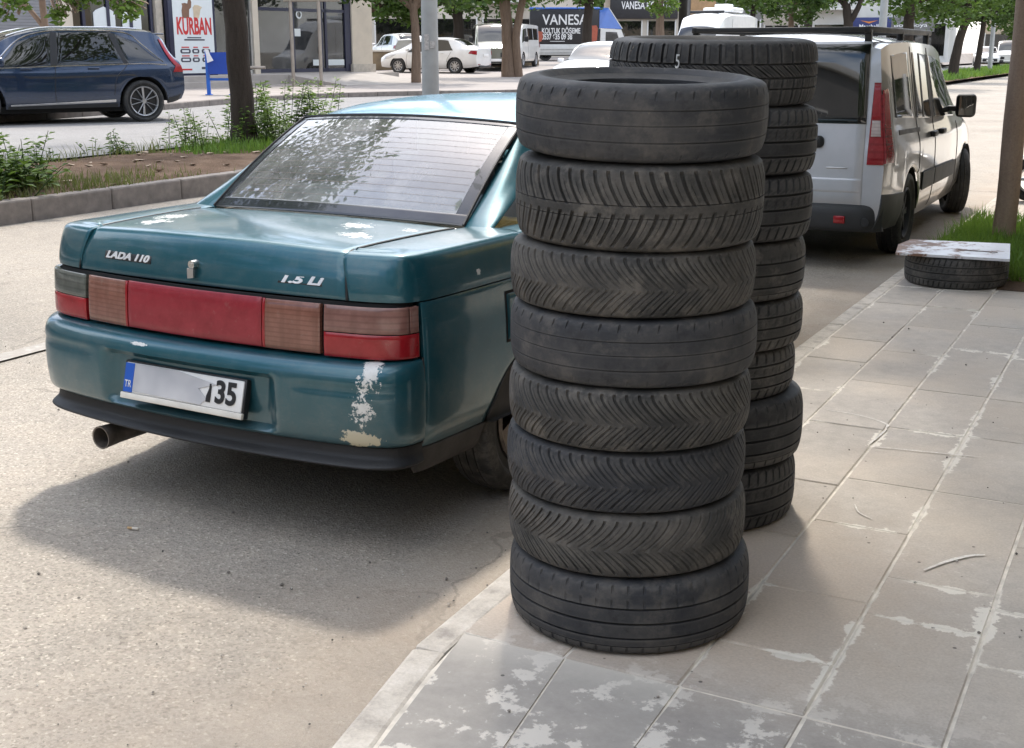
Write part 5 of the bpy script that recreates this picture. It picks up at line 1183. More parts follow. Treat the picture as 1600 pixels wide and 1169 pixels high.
    MB().bbox(-9.28, -7.45, -.34, -.13, .70, 3.35, .03).build('case', M_NAVYF, p); MB().box(-9.12, -7.56, -.352, -.343, .84, 3.16).build('poster', M_PAPER, p)
    po = p.children[1]; X = lambda x: -9.12+x
    text_mesh('headline', 'KURBAN', .66, M_PRED, po, (X(.80), -.356, 2.24), (rad(90), 0, 0), .002, width=1.36, bold=.022)
    for m in po.children[:1]:
        for v in m.data.vertices: v.co.y *= 1.05
    M_COW = plain('poster_cow', (.20, .11, .07), .7); M_SHEEP = plain('poster_sheep', (.55, .45, .32), .7)
    def blob(name, pts, mat, y=-.357): MB().prism([(X(a), b) for a, b in pts], 'y', y, y+.003).build(name, mat, po)
    blob('cow_picture', [(.36, 2.5), (.34, 2.72), (.38, 2.86), (.36, 2.93), (.48, 2.95), (.58, 2.93), (.62, 3.06), (.70, 3.08), (.74, 2.98), (.72, 2.82), (.64, 2.76), (.62, 2.5)], M_COW)
    blob('sheep_picture', [(.80, 2.5), (.80, 2.68), (.78, 2.82), (.86, 2.9), (.98, 2.9), (1.16, 2.84), (1.08, 2.76), (1.04, 2.62), (1.0, 2.5)], M_SHEEP)
    for (x0, x1, z, h) in ((.50, 1.05, 1.90, .035), (.38, 1.18, 1.83, .045)): blob('small_print', [(x0, z), (x1, z), (x1, z+h), (x0, z+h)], M_PDK)
    for r_, z in enumerate((1.44, 1.18)):
        for x, w in ((.20, .40), (.66, .28), (1.04, .34)):
            blob('price_pill', [(x+.04, z), (x+w-.04, z), (x+w, z+.04), (x+w, z+.1), (x+w-.04, z+.14), (x+.04, z+.14), (x, z+.1), (x, z+.04)], M_PDK); blob('price_print', [(x+.07, z+.04), (x+w-.07, z+.04), (x+w-.07, z+.1), (x+.07, z+.1)], M_PAPER, -.360)
            blob('price_heading', [(x+.05, z+.17), (x+w-.05, z+.17), (x+w-.05, z+.205), (x+.05, z+.205)], M_PRED)
    blob('footer_print', [(.2, .93), (.62, .93), (.62, .98), (.2, .98)], M_PRED); blob('footer_print', [(1.0, .96), (1.4, .96), (1.4, 1.03), (1.0, 1.03)], M_PDK)
shop_building()
# steel posts of a shelter frame on the far pavement
M_POST = plain('brushed_post', (.33, .29, .25), .45, metal=.5)
sf = thing('shelter_frame', 'bare steel frame of two posts and a top bar by the corner shop', 'frame', (0, 0, 0))
ps = ((-24.56, 32.15), (-23.72, 32.45))
for x, y in ps:
    z = float(zfar(x, y)); MB().tube([(x, y, z), (x, y, 3.05)], .055, 12).build('post', M_POST, sf); MB().lathe([(0, .03), (.13, .03), (.13, 0), (0, 0)], 16, 'z', (x, y, z)).build('foot_plate', M_POST, sf)
MB().tube([(-24.75, 32.08, 3.03), (-23.1, 32.67, 3.03)], .06, 10).build('top_bar', M_POST, sf)
MB().tube([(-25.9, 31.3, 1.02), (-25.2, 31.6, 1.02)], .05, 10).build('rail', M_POST, sf); MB().tube([(-25.9, 31.3, .43), (-25.9, 31.3, 1.02)], .05, 10).build('rail_post', M_POST, sf)
# blue litter bin
M_BIN = plain('bin_blue', (.02, .14, .58), .45, var=.1); M_BIN2 = plain('bin_navy', (.012, .06, .36), .5, var=.12); M_BAG = plain('white_bag', (.75, .75, .78), .6, var=.05, bump=.4)
bn = thing('litter_bin', 'blue litter bin on legs with a white bag hung on it', 'bin', (-21.85, 25.55, float(zfar(-21.85, 25.55))), math.atan2(.465, .885))
for s in (-1, 1):
    MB().bbox(s*.30-.045, s*.30+.045, -.05, .05, 0, 1.10, .012).build('leg', M_BIN, bn); MB().bbox(s*.30-.08, s*.30+.08, -.09, .09, 0, .02, .004).build('foot', M_BIN, bn)
MB().bbox(-.30, .30, -.02, .02, .36, .42, .008).build('crossbar', M_BIN, bn)
MB().add([(-.25, -.16, .52), (.25, -.16, .52), (.25, .16, .52), (-.25, .16, .52), (-.27, -.2, 1.06), (.27, -.2, 1.06), (.27, .2, 1.06), (-.27, .2, 1.06), (-.24, -.17, 1.06), (.24, -.17, 1.06), (.24, .17, 1.06), (-.24, .17, 1.06), (-.22, -.13, .56), (.22, -.13, .56), (.22, .13, .56), (-.22, .13, .56)],
         [(3,2,1,0),(0,1,5,4),(1,2,6,5),(2,3,7,6),(3,0,4,7),(4,5,9,8),(5,6,10,9),(6,7,11,10),(7,4,8,11),(8,9,13,12),(9,10,14,13),(10,11,15,14),(11,8,12,15),(12,13,14,15)]).build('bucket', M_BIN2, bn)
bg_ = MB().add([(-.30, -.22, 1.14), (-.20, -.23, 1.13), (-.16, -.24, 1.0), (-.08, -.25, .86), (-.24, -.26, .80), (-.26, -.24, .98), (-.27, -.19, 1.12), (-.15, -.20, .9)], [(0, 1, 2, 5), (5, 2, 3, 4), (0, 5, 6), (2, 1, 6, 7), (3, 2, 7), (4, 3, 7), (5, 4, 7, 6), (1, 0, 6)]).build('hung_bag', M_BAG, bn)
# lamp posts
M_LAMPP = plain('galvanised_grey', (.33, .345, .345), .6, metal=.25, var=.1, scale=5)
def lamp_post(label, x, y, z, r, h=9.):
    o = thing('lamp_post', label, 'lamp post', (x, y, z)); MB().tube([(0, 0, 0), (0, 0, h*.5), (.02, 0, h)], [r, r*.85, r*.6], 16).build('pole', M_LAMPP, o); MB().lathe([(r*1.5, 0), (r*1.5, .05), (r, .08)], 16).build('base_collar', M_LAMPP, o)
    MB().tube([(0, 0, h), (.3, 0, h+.4), (1.6, 0, h+.55)], .05, 8).build('arm', M_LAMPP, o); MB().bbox(1.4, 2.1, -.13, .13, h+.5, h+.62, .04).build('lantern', M_LAMPP, o); return o
lamp_post('thick grey lamp post standing behind the teal car', -12.0, 19.7, .2, .158)
bills = MB().box(-.10, -.02, -.1615, -.160, 1.35, 1.62).box(.0, .09, -.1615, -.160, 1.38, 1.5).build('torn_bill', plain('torn_paper', (.42, .41, .40), .9, var=.3, scale=30), [o for o in COL.objects if o.name == 'lamp_post'][0], rot=(0, 0, rad(32)))
lamp_post('grey lamp post rising behind the silver van roof', -9.95, 47.9, .2, .155)
lamp_post('slender grey lamp post on the far grass median', -10.6, 82.6, .2, .14)
# low wall
lw = thing('low_wall', 'low brown plastered wall behind the white saloon', 'wall', (-31.5, 46.9, 0), math.atan2(5.4, 1.43))
M_BROWNW = plain('brown_plaster', (.17, .125, .075), .9, var=.35, scale=1.5, bump=.3)
MB().bbox(-1.2, 11, .0, .3, .3, 1.46, .02).build('wall_body', M_BROWNW, lw); MB().bbox(-1.2, 11, -.05, .35, 1.462, 1.54, .02).build('coping', M_STONEP, lw)

# box lorry with a printed side
lr = thing('box_lorry', 'small lorry with a black advertising side and a blue wind deflector', 'lorry', (-33.6, 66.2, .93), math.atan2(.465, .885))
M_BANNER = plain('banner_black', (.022, .021, .024), .5, var=.2); M_ARM = plain('armchair_print', (.40, .10, .06), .6); M_BANW = plain('banner_white', (.75, .75, .75), .6)
bx = MB().bbox(0, 3.95, -.0, 2.0, .95, 2.86, .03).build('box', M_BANNER, lr); MB().bbox(-.03, 3.98, -.03, 2.03, 2.865, 2.98, .03).build('box_roof', M_BLUEC, lr)
dp = MB().bbox(0, 3.95, -.02, 2.02, .33, .93, .02).build('drop_side', M_WHITE2, lr); MB().box(.1, 3.85, -.035, -.022, .62, .66).box(.1, 3.85, -.035, -.022, .44, .48).build('side_rib', M_STEEL, dp)
text_mesh('shop_name', 'VANESA', .80, M_BANW, bx, (2.0, -.012, 2.26), (rad(90), 0, 0), .003, width=2.6, bold=.01); text_mesh('shop_trade', 'KOLTUK DÖŞEME', .42, M_BANW, bx, (1.78, -.012, 1.66), (rad(90), 0, 0), .003, width=2.2, bold=.010)
text_mesh('telephone', '0537 635 09 38', .42, M_BANW, bx, (1.55, -.012, 1.33), (rad(90), 0, 0), .003, width=1.75, bold=.014); MB().box(1.15, 2.0, -.014, -.008, 1.08, 1.11).build('small_print', M_BANW, bx)
for x, s in ((.38, 1), (3.55, -1)):
    q = lambda pts: [(x+s*a, b) for a, b in pts]
    MB().prism(q([(-.30, 1.15), (-.34, 1.82), (-.26, 1.98), (.0, 1.96), (.1, 1.66), (.34, 1.62), (.36, 1.25), (.26, 1.08), (-.1, 1.06)]), 'y', -.016, -.006).build('armchair_print', M_ARM, bx)
cb = MB().prism([(4.05, .3), (5.5, .3), (5.55, .95), (5.25, 1.75), (4.05, 1.8)], 'y', .1, 1.9).build('cab', M_WHITE, lr)
MB().prism([(4.35, 1.0), (5.2, 1.0), (5.0, 1.6), (4.35, 1.62)], 'y', .085, .098).build('cab_window', M_DKGLASS, cb); MB().box(5.35, 5.46, .25, 1.75, 1.0, 1.55).build('windscreen', M_DKGLASS, cb)
MB().add([(3.98, .1, 1.82), (5.3, .15, 1.78), (4.5, .25, 2.95), (3.98, .1, 2.95), (3.98, 1.9, 1.82), (5.3, 1.85, 1.78), (4.5, 1.75, 2.95), (3.98, 1.9, 2.95)], [(0, 1, 2, 3), (7, 6, 5, 4), (1, 5, 6, 2), (0, 3, 7, 4), (3, 2, 6, 7), (0, 4, 5, 1)]).build('wind_deflector', M_BLUEC, lr)
MB().tube([(5.31, .16, 1.8), (4.52, .26, 2.96)], .03, 6).tube([(5.2, .6, 1.95), (4.62, .6, 2.8), (4.62, 1.2, 2.8)], .025, 6).build('deflector_stripe', M_WHITE2, lr)
for x in (.9, 4.75):
    for y, s in ((.22, -1), (1.8, 1)):
        w_ = lay_wheel(lr, 'wheel', .36, .22, x, y, .36, 1, 'ribs', .2, 6, 2); w_.rotation_euler.z = -s*math.pi/2*1.0
MB().box(.1, 5.3, .4, 1.6, .28, .40).build('chassis', M_DARK, lr)

# far street front: shops with signs, houses closing the view
M_GREYW = plain('grey_cladding', (.16, .155, .15), .7, var=.15, scale=2); M_WOODW = plain('wood_panel', (.36, .22, .11), .6, var=.2, scale=5); M_BEIGE = plain('beige_wall', (.50, .45, .38), .85, var=.1, scale=1); M_WHITEW = plain('white_wall', (.60, .59, .56), .85, var=.08, scale=1)
M_OCHRE = plain('ochre_wall', (.46, .38, .28), .85, var=.1, scale=1); M_SIGNN = plain('navy_sign', (.02, .03, .13), .5); M_TERRA = plain('roof_tile', (.32, .12, .07), .85, var=.2)
def house(name, label, loc, rz, w, d, h, mat, floors, bays, z0=.9, shop=True, balc=False):
    R = thing(name, label, 'building', loc, rz)
    MB().box(0, w, 0, d, -.3, h).build('wall', mat, R); MB().bbox(-.2, w+.2, -.25, d+.2, h+.003, h+.25, .03).build('roof_edge', M_WHITEW, R)
    fh = (h-3.2)/max(1, floors)
    for f in range(floors):
        for b in range(bays):
            x = w*(b+.5)/bays; z = 3.4+f*fh; win = MB().bbox(x-.65, x+.65, -.06, .02, z+.4, z+1.8, .02).build('window', M_WHITEW, R); MB().box(x-.56, x-.03, -.075, -.062, z+.48, z+1.72).box(x+.03, x+.56, -.075, -.062, z+.48, z+1.72).build('pane', M_DKGLASS, win)
            if balc and b % 2 == 0:
                bl = MB().bbox(x-1.5, x+1.5, -1.2, -.0, z-.12, z, .02).build('balcony', M_WHITEW, R); mb = MB().tube([(x-1.5, -1.17, z+.95), (x+1.5, -1.17, z+.95)], .03, 6)
                for k in range(16): mb.tube([(x-1.5+k*.2, -1.17, z), (x-1.5+k*.2, -1.17, z+.95)], .014, 5)
                mb.build('railing', M_WHITEW, bl)
    if shop:
        for b in range(bays):
            x0 = w*b/bays+.25; x1 = w*(b+1)/bays-.25; s_ = MB().box(x0, x1, -.04, .0, .15, 2.3).build('shop_window', M_DKGLASS, R); MB().bbox(x0-.1, x0, -.08, .0, .0, 2.4, .01).build('shop_frame', M_WHITEW, s_); MB().bbox(x1, x1+.1, -.08, 0, 0, 2.4, .01).build('shop_frame', M_WHITEW, s_)
    return R
h1 = house('shop_house', 'pale shop house with a black sign board behind the lorry', (-35.2, 81.6, 1.15), math.atan2(.48, .93), 4.6, 8, 9, M_BEIGE, 2, 2)
sg = MB().bbox(-.1, 4.5, -.35, -.02, 2.45, 4.1, .03).build('sign_board', M_BANNER, h1); text_mesh('sign_letters', 'VANESA KOLTUK', .7, M_BANW, sg, (2.35, -.37, 3.3), (rad(90), 0, 0), .006, width=3.4, bold=.01)
h2 = house('shop_house', 'grey clad shop house with a wooden panel beside the black sign', (-30.6, 84.0, 1.15), math.atan2(.48, .93), 5.2, 8, 8, M_GREYW, 1, 2)
MB().bbox(.2, 1.9, -.2, -.045, 2.4, 4.4, .02).build('wooden_panel', M_WOODW, h2)
h3 = house('shop_house', 'white house with balconies above a navy shop sign, behind the silver van', (-24.4, 93.0, 1.0), math.atan2(.1, 1), 9.5, 9, 10, M_WHITEW, 2, 3, balc=True)
sg = MB().bbox(3.1, 5.7, -1.35, -1.22, 1.75, 2.75, .02).build('sign_board', M_SIGNN, h3); text_mesh('sign_letters', 'Marshall', .42, M_BANW, sg, (4.2, -1.37, 2.12), (rad(90), 0, 0), .005, width=1.3, bold=.006)
MB().prism([(3.6, 2.55), (4.2, 2.34), (4.8, 2.55), (4.2, 2.46)], 'y', -1.362, -1.352).build('sign_bird', plain('sign_orange', (.6, .2, .03), .6), sg); MB().bbox(5.7, 8.6, -1.32, -1.22, 1.75, 2.75, .02).build('sign_board', M_GREYW, h3)
text_mesh('sign_letters', 'Bol  Boya', .36, M_BANW, sg, (7.0, -1.335, 2.2), (rad(90), 0, 0), .005, width=2.2)
house('shop_house', 'ochre house far up the road behind the thin median trees', (-16.5, 122, .6), 0, 14, 10, 9, M_OCHRE, 2, 4)
house('shop_house', 'beige apartment house behind the far trees, left of the lorry', (-47, 70, 1.2), math.atan2(.55, .83), 14, 10, 13, M_BEIGE, 3, 4, balc=True)
house('shop_house', 'grey apartment house closing the view above the stacked tyres', (-38, 104, 1.2), math.atan2(.2, 1), 16, 10, 14, M_STONEP, 3, 5)
house('shop_house', 'white apartment house at the far end of the street', (-8, 165, .2), 0, 26, 10, 12, M_WHITEW, 3, 7)
house('shop_house', 'beige apartment house at the far right end of the street', (22, 140, .2), 0, 20, 10, 12, M_BEIGE, 3, 6)

# shops along the near pavement and behind the camera: never in the frame, but they bound the place and show in paint and glass
r1 = house('shop_house', 'workshop house with a yellow sign on the near pavement, right of the picture', (3.6, 19, .1), rad(-90), 16, 9, 8, M_GREYW, 1, 5)
MB().bbox(4, 11, -.5, -.1, 2.5, 3.2, .03).build('yellow_sign', plain('sign_yellow', (.62, .42, .02), .5), r1)
house('shop_house', 'beige house on the near pavement behind the camera on the right', (3.6, 2.6, .1), rad(-90), 14, 9, 9, M_STONEP, 2, 4)
house('shop_house', 'ochre house on the near pavement further up the road on the right', (3.8, 44, .1), rad(-90), 24, 9, 10, M_OCHRE, 2, 6)
house('shop_house', 'grey house closing the street behind the camera', (14, -24, .1), rad(180), 64, 9, 10, M_GREYW, 2, 14)
house('shop_house', 'pale house across the road behind the camera', (-24, -22, .3), rad(90), 30, 9, 9, M_STONEP, 2, 7)
# ================================================================== trees, grass, weeds
def m_leaf(name, a, b, tr=.35):
    t = NT(name); n = t.noise(t.pos(), 1.6, 4, .6); n2 = t.noise(t.pos(), 23, 3, .6)
    c = t.mix(.45, t.ramp(n, [(.3, a), (.7, b)]), t.ramp(n2, [(.3, a), (.7, b)]))
    t.set(color=c, rough=.55, spec=.3)
    tl = t.n.new('ShaderNodeBsdfTranslucent'); t.l.new(t.mix(.5, c, (.12, .2, .02)), tl.inputs[0])
    m = t.n.new('ShaderNodeMixShader'); m.inputs[0].default_value = tr; t.l.new(t.b.outputs[0], m.inputs[1]); t.l.new(tl.outputs[0], m.inputs[2]); t.l.new(m.outputs[0], t.out.inputs['Surface']); return t.m
M_LEAF = m_leaf('leaf_green', (.035, .075, .015), (.10, .17, .035)); M_LEAFD = m_leaf('leaf_dark', (.018, .045, .012), (.06, .11, .025)); M_LEAFY = m_leaf('leaf_fresh', (.07, .13, .02), (.17, .26, .05))
M_GRASS = m_leaf('grass_fresh', (.08, .17, .025), (.22, .36, .065), .4); M_GRASSD = m_leaf('grass_dry', (.09, .105, .03), (.27, .25, .10), .35)
def m_bark(name, a, b, sc=14):
    t = NT(name); p = t.co('Object', (1, 1, .16)); n = t.noise(p, sc, 6, .7); n2 = t.noise(t.co(), 60, 4, .7)
    t.set(color=t.mix(.4, t.ramp(n, [(.3, a), (.7, b)]), t.ramp(n2, [(.3, a), (.7, b)])), rough=.92, spec=.2); t.bump(n, .9, .02); return t.m
M_BARKD = m_bark('bark_dark', (.024, .019, .016), (.065, .052, .042)); M_BARK = m_bark('bark_brown', (.10, .07, .05), (.24, .175, .13)); M_BARKP = m_bark('bark_pinkish', (.22, .155, .115), (.40, .30, .23), 9)
def leaves(C, n, size, seed, spread=.35, flat=.0, shell=.55):
    """leaf faces scattered in clumps through ellipsoids C=[(x,y,z,rx,ry,rz)]"""
    rg = np.random.default_rng(seed); vol = np.array([c[3]*c[4]*c[5] for c in C]); k = rg.choice(len(C), max(8, n//28), p=vol/vol.sum()); C = np.array(C)[k]
    d = rg.normal(size=(len(k), 3)); d /= np.linalg.norm(d, axis=1, keepdims=True); rr = (shell+(1-shell)*rg.random(len(k))**.6)[:, None]; cen = C[:, :3]+d*C[:, 3:]*rr
    idx = rg.integers(0, len(k), n); sp = spread*np.minimum(C[idx, 3:], 1.2); p = cen[idx]+rg.normal(size=(n, 3))*sp*.5
    a = rg.normal(size=(n, 3)); a[:, 2] *= .6; a /= np.linalg.norm(a, axis=1, keepdims=True); b = np.cross(a, rg.normal(size=(n, 3))); b /= np.linalg.norm(b, axis=1, keepdims=True)
    s = size*rg.uniform(.6, 1.3, n)[:, None]; nrm = np.cross(a, b)
    V = np.stack([p-a*s*.5, p+b*s*.26+nrm*s*.06, p+a*s*.55, p-b*s*.26+nrm*s*.06], 1).reshape(-1, 3); F = np.arange(4*n).reshape(n, 4); return V, F
def bulk(name, V, F, mat, parent=None):
    me = bpy.data.meshes.new(name); V = np.ascontiguousarray(V, np.float32); F = np.ascontiguousarray(F, np.int32); k = F.shape[1]
    me.vertices.add(len(V)); me.vertices.foreach_set('co', V.ravel()); me.loops.add(F.size); me.loops.foreach_set('vertex_index', F.ravel()); me.polygons.add(len(F)); me.polygons.foreach_set('loop_start', np.arange(0, F.size, k, dtype=np.int32)); me.polygons.foreach_set('loop_total', np.full(len(F), k, np.int32)); me.update(calc_edges=True)
    return link(name, me, mat, parent)
def tree(label, base, paths, crown, nleaf, lsize, bark, leafm, seed=0, group=None, name='tree', spread=.35, shell=.55):
    R = thing(name, label, 'tree', base, 0, group); mb = MB()
    for pth, rd in paths:
        P = crom(np.array(pth, float), len(pth)*5); P[:, :2] += .007*np.stack([np.sin(np.arange(len(P))*1.3+seed), np.cos(np.arange(len(P))*1.7+seed)], -1)*rd[0]/.2; r = np.interp(np.linspace(0, 1, len(P)), np.linspace(0, 1, len(rd)), rd); mb.tube([tuple(p) for p in P], list(r), 12)
    rg = np.random.default_rng(seed+5); top = np.array(paths[0][0][-1], float); r0 = paths[0][1][-1]
    for c in crown:
        for k in range(4):
            d = rg.normal(size=3); d /= np.linalg.norm(d); e = np.array(c[:3])+d*np.array(c[3:])*.75; m = (top+e)/2+np.array([0, 0, .25]); mb.tube([tuple(top-np.array([0, 0, .2])), tuple(m), tuple(e)], [r0*.7, r0*.4, .012], 6)
    mb.build('trunk', bark, R, 60, fix=False); V, F = leaves(crown, nleaf, lsize, seed, spread, shell=shell); bulk('crown', V, F, leafm, R); return R
G_FAR = 'trees along the far pavement'; G_MED = 'trees on the median strip'
tree('thin pale trunked tree just left of the thick lamp post', (-22.8, 36.5, .43), [([(0, 0, 0), (.03, 0, 1.3), (-.05, 0, 2.6)], (.17, .14, .13))], [(0, 0, 4.4, 2.0, 2.0, 1.7), (-1.2, -.8, 3.6, 1.3, 1.3, 1.0), (1.0, .6, 3.4, 1.2, 1.2, 1.1)], 4200, .24, M_BARK, M_LEAFD, 1, G_FAR)
tree('forked tree with two brown trunks right of the white van', (-22.6, 42.8, .5), [([(0, 0, 0), (-.05, 0, 1.4), (-.2, 0, 3.0)], (.30, .22, .2)), ([(.35, .1, 0), (.3, 0, 1.5), (.55, .1, 3.0)], (.18, .15, .13))], [(.4, .2, 4.6, 2.2, 2.2, 1.9), (1.6, .9, 3.7, 1.2, 1.2, .9), (-1.5, -.6, 3.6, 1.3, 1.3, 1.0)], 4200, .25, M_BARK, M_LEAF, 2, G_FAR)
tree('dark trunked tree behind the white saloon and minibus', (-31.0, 53.4, .65), [([(0, 0, 0), (.1, 0, 1.6), (0, 0, 3.0)], (.3, .26, .22))], [(0, 0, 4.6, 3.0, 3.0, 2.0), (-2.2, -1.2, 3.4, 1.6, 1.6, 1.2), (2.0, 1.0, 3.4, 1.6, 1.6, 1.2)], 5200, .30, M_BARKD, M_LEAFD, 3, G_FAR)
tree('leafy tree behind the low brown wall', (-34.5, 50.5, .7), [([(0, 0, 0), (.1, 0, 1.6), (0, 0, 2.6)], (.25, .2, .18))], [(0, 0, 4.2, 2.8, 2.8, 1.9), (1.5, 1.5, 3.0, 1.6, 1.6, 1.0)], 4200, .30, M_BARK, M_LEAF, 4, G_FAR)
tree('dark trunked tree standing in front of the box lorry', (-28.2, 62.3, .8), [([(0, 0, 0), (-.05, 0, 1.6), (.05, 0, 3.2)], (.32, .26, .22))], [(0, 0, 4.6, 1.9, 1.9, 1.5), (-1.5, -.8, 4.3, 1.4, 1.4, 1.0), (-3.6, -2.0, 4.7, 1.5, 1.5, .9)], 4200, .28, M_BARKD, M_LEAF, 5, G_FAR)
tree('small young tree in front of the black shop sign', (-26.4, 68.0, .95), [([(0, 0, 0), (.05, 0, 1.5), (0, 0, 3.0)], (.30, .24, .2))], [(0, 0, 3.3, 1.0, 1.0, .8)], 700, .26, M_BARK, M_LEAFY, 6, G_FAR)
tree('small dark stemmed tree above the tall white minibus', (-18.8, 60.5, .6), [([(0, 0, 0), (.05, 0, 2.0), (.1, 0, 3.2)], (.16, .14, .12))], [(0, 0, 4.2, 2.3, 2.3, 1.3)], 2600, .28, M_BARKD, M_LEAF, 7, G_FAR)
tree('pale stemmed leafy tree right of the tall white minibus', (-18.6, 66.5, .65), [([(0, 0, 0), (.1, 0, 2.0), (.0, 0, 3.2)], (.18, .15, .12))], [(0, 0, 3.9, 1.9, 1.9, 1.8)], 3000, .28, M_BARK, M_LEAFD, 8, G_FAR)
tree('dark tree in front of the white balcony house', (-17.2, 73.2, .65), [([(0, 0, 0), (.1, 0, 2.0), (-.1, 0, 3.4)], (.32, .28, .22)), ([(0, 0, 2.2), (.5, 0, 3.0), (.9, 0, 4.2)], (.2, .16, .12))], [(-.8, 0, 4.6, 2.0, 2.0, 1.2)], 2600, .28, M_BARKD, M_LEAFD, 9, G_FAR)
tree('dark trunked tree left of the white balcony house', (-20.5, 77.4, .7), [([(0, 0, 0), (.0, 0, 2.0), (.1, 0, 3.4)], (.3, .26, .22))], [(0, 0, 4.6, 2.0, 2.0, 1.6)], 2600, .28, M_BARKD, M_LEAF, 19, G_FAR)
tree('tree at the far pavement edge above the dark blue car', (-23.3, 21.3, .45), [([(0, 0, 0), (.03, 0, 1.4), (.0, 0, 2.7)], (.10, .08, .07)), ([(0, 0, 1.6), (-.5, -.2, 2.3), (-.9, -.4, 3.0)], (.06, .05, .03))], [(0, 0, 3.9, 1.5, 1.5, 1.25), (1.9, 1.9, 3.2, .9, .9, .75), (-.4, -.9, 2.6, .8, .8, .55)]+[(1.7, -.9, 2.05, .38, .38, .32), (3.0, -.2, 2.1, .42, .42, .34), (.9, -1.7, 2.05, .42, .42, .36), (2.4, -.6, 2.5, .5, .5, .35)]*9, 3300, .16, M_BARKP, M_LEAFY, 10, G_FAR, spread=.45)
# median trees
tree('dark straight trunk growing on the median soil bed', (-11.6, 14.0, .2), [([(0, 0, -.05), (0, 0, .5), (-.05, .0, 1.8), (-.12, -.0, 3.4)], (.21, .165, .155, .14))], [(-.6, .5, 6.0, 2.8, 2.8, 1.8), (-2, 1.5, 5.6, 1.6, 1.6, 1.2)], 4200, .17, M_BARKD, M_LEAF, 11, G_MED)
tree('dark trunked tree nearest the van on the far median', (-10.3, 54.5, .2), [([(0, 0, 0), (.02, 0, 2), (0, 0, 3.4)], (.28, .22, .2))], [(0, 0, 4.4, 2.6, 2.6, 1.7), (1.4, 1, 3.3, 1.2, 1.2, .9)], 4200, .24, M_BARKD, M_LEAF, 12, G_MED)
tree('slanting dark trunked tree on the far grass median', (-10.25, 66.5, .2), [([(0, 0, 0), (.15, .05, 1.6), (.6, .1, 3.6)], (.27, .22, .17))], [(.6, 0, 4.5, 2.5, 2.5, 1.7), (-1.2, .5, 3.5, 1.4, 1.4, .9)], 4200, .26, M_BARKD, M_LEAF, 13, G_MED)
tree('thin dark tree left of the slender grey lamp post', (-10.7, 77.8, .2), [([(0, 0, 0), (.1, 0, 1.6), (.2, 0, 3.6)], (.2, .16, .13))], [(.3, 0, 4.6, 2.5, 2.5, 1.9), (1.6, .6, 3.4, 1.2, 1.2, .9)], 4200, .28, M_BARKD, M_LEAFD, 14, G_MED)
tree('dense leafy tree at the far end of the median', (-10.8, 98, .2), [([(0, 0, 0), (.1, 0, 1.6), (.2, 0, 3.6)], (.2, .16, .13))], [(.3, 0, 4.4, 3.2, 3.0, 2.2), (3.2, 2, 4.0, 2.0, 2.0, 1.5)], 5200, .34, M_BARKD, M_LEAF, 15, G_MED)
tree('leafy street tree far up the road on the right', (-2.5, 120, .1), [([(0, 0, 0), (.1, 0, 2), (.2, 0, 4)], (.25, .2, .16))], [(.3, 0, 5, 4.5, 4, 3.2)], 4200, .42, M_BARKD, M_LEAF, 16)
# pavement trees: the trunk at the right edge of the view, and an added neighbour out of view, its crown shaped to shade the slabs
tree('straight smooth brown tree trunk in the grassy tree pit at the right', (-1.11, 10.36, .085), [([(0, 0, 0), (0, .0, .25), (0, .0, 1.6), (.0, 0, 3.4)], (.094, .083, .081, .076))], [(-.2, .8, 5.2, 2.0, 2.2, 1.2), (-.9, -.6, 4.9, 1.6, 1.8, .9), (-.2, 2.6, 5.0, 1.7, 1.7, .9)], 9000, .17, M_BARKP, M_LEAF, 17, spread=.6, shell=.15)
tree('leafy tree added beside the slabs to shade them, outside the picture on the right', (1.6, 6.6, .09), [([(0, 0, 0), (-.05, 0, 1.5), (-.3, -.1, 3.4)], (.12, .10, .09))], [(-2.3, -.6, 5.2, 1.75, 1.9, .8), (-2.2, 1.6, 5.3, 1.7, 1.8, .8), (-.7, -.4, 5.2, 1.7, 2.2, .9), (-2.3, -2.6, 5.1, 1.6, 1.4, .8), (-.6, -2.8, 5.0, 1.6, 1.6, .8), (-3.55, -1.7, 5.1, 1.15, 1.4, .8)], 15000, .18, M_BARK, M_LEAF, 18, spread=.7, shell=.1)
tree('leafy median tree left of the picture, leaning over the road', (-10.6, 5.4, .2), [([(0, 0, 0), (.1, 0, 1.8), (.7, .2, 3.8)], (.2, .17, .14))], [(1.5, .7, 6.0, 2.3, 2.8, 1.6), (-.6, .3, 6.4, 2.6, 2.6, 1.6)], 10500, .2, M_BARKD, M_LEAF, 31, G_MED, spread=.5)
tree('leafy tree on the median behind the camera on the left', (-10.6, -3, .2), [([(0, 0, 0), (-.05, 0, 1.5), (-.3, -.1, 3.4)], (.2, .17, .14))], [(0, 0, 5.2, 3.2, 3.2, 2.0)], 3000, .3, M_BARK, M_LEAF, 28)
tree('leafy tree on the near pavement behind the camera', (1.5, -8, .09), [([(0, 0, 0), (-.05, 0, 1.5), (-.1, -.1, 3.4)], (.2, .17, .14))], [(0, 0, 5.2, 3.2, 3.2, 2.0)], 3000, .3, M_BARK, M_LEAF, 29)
# far wooded mass behind the houses
V, F = leaves([(x, y, z, 9, 5, 5) for x, y, z in [(-62, 70, 6), (-55, 88, 7), (-46, 100, 7), (-30, 120, 6), (-4, 150, 5), (10, 160, 5)]], 9000, .9, 30, .6, shell=.3)
tag(bulk('distant_trees', V, F, M_LEAFD), 'distant mass of trees behind the far houses', 'trees', kind='stuff')
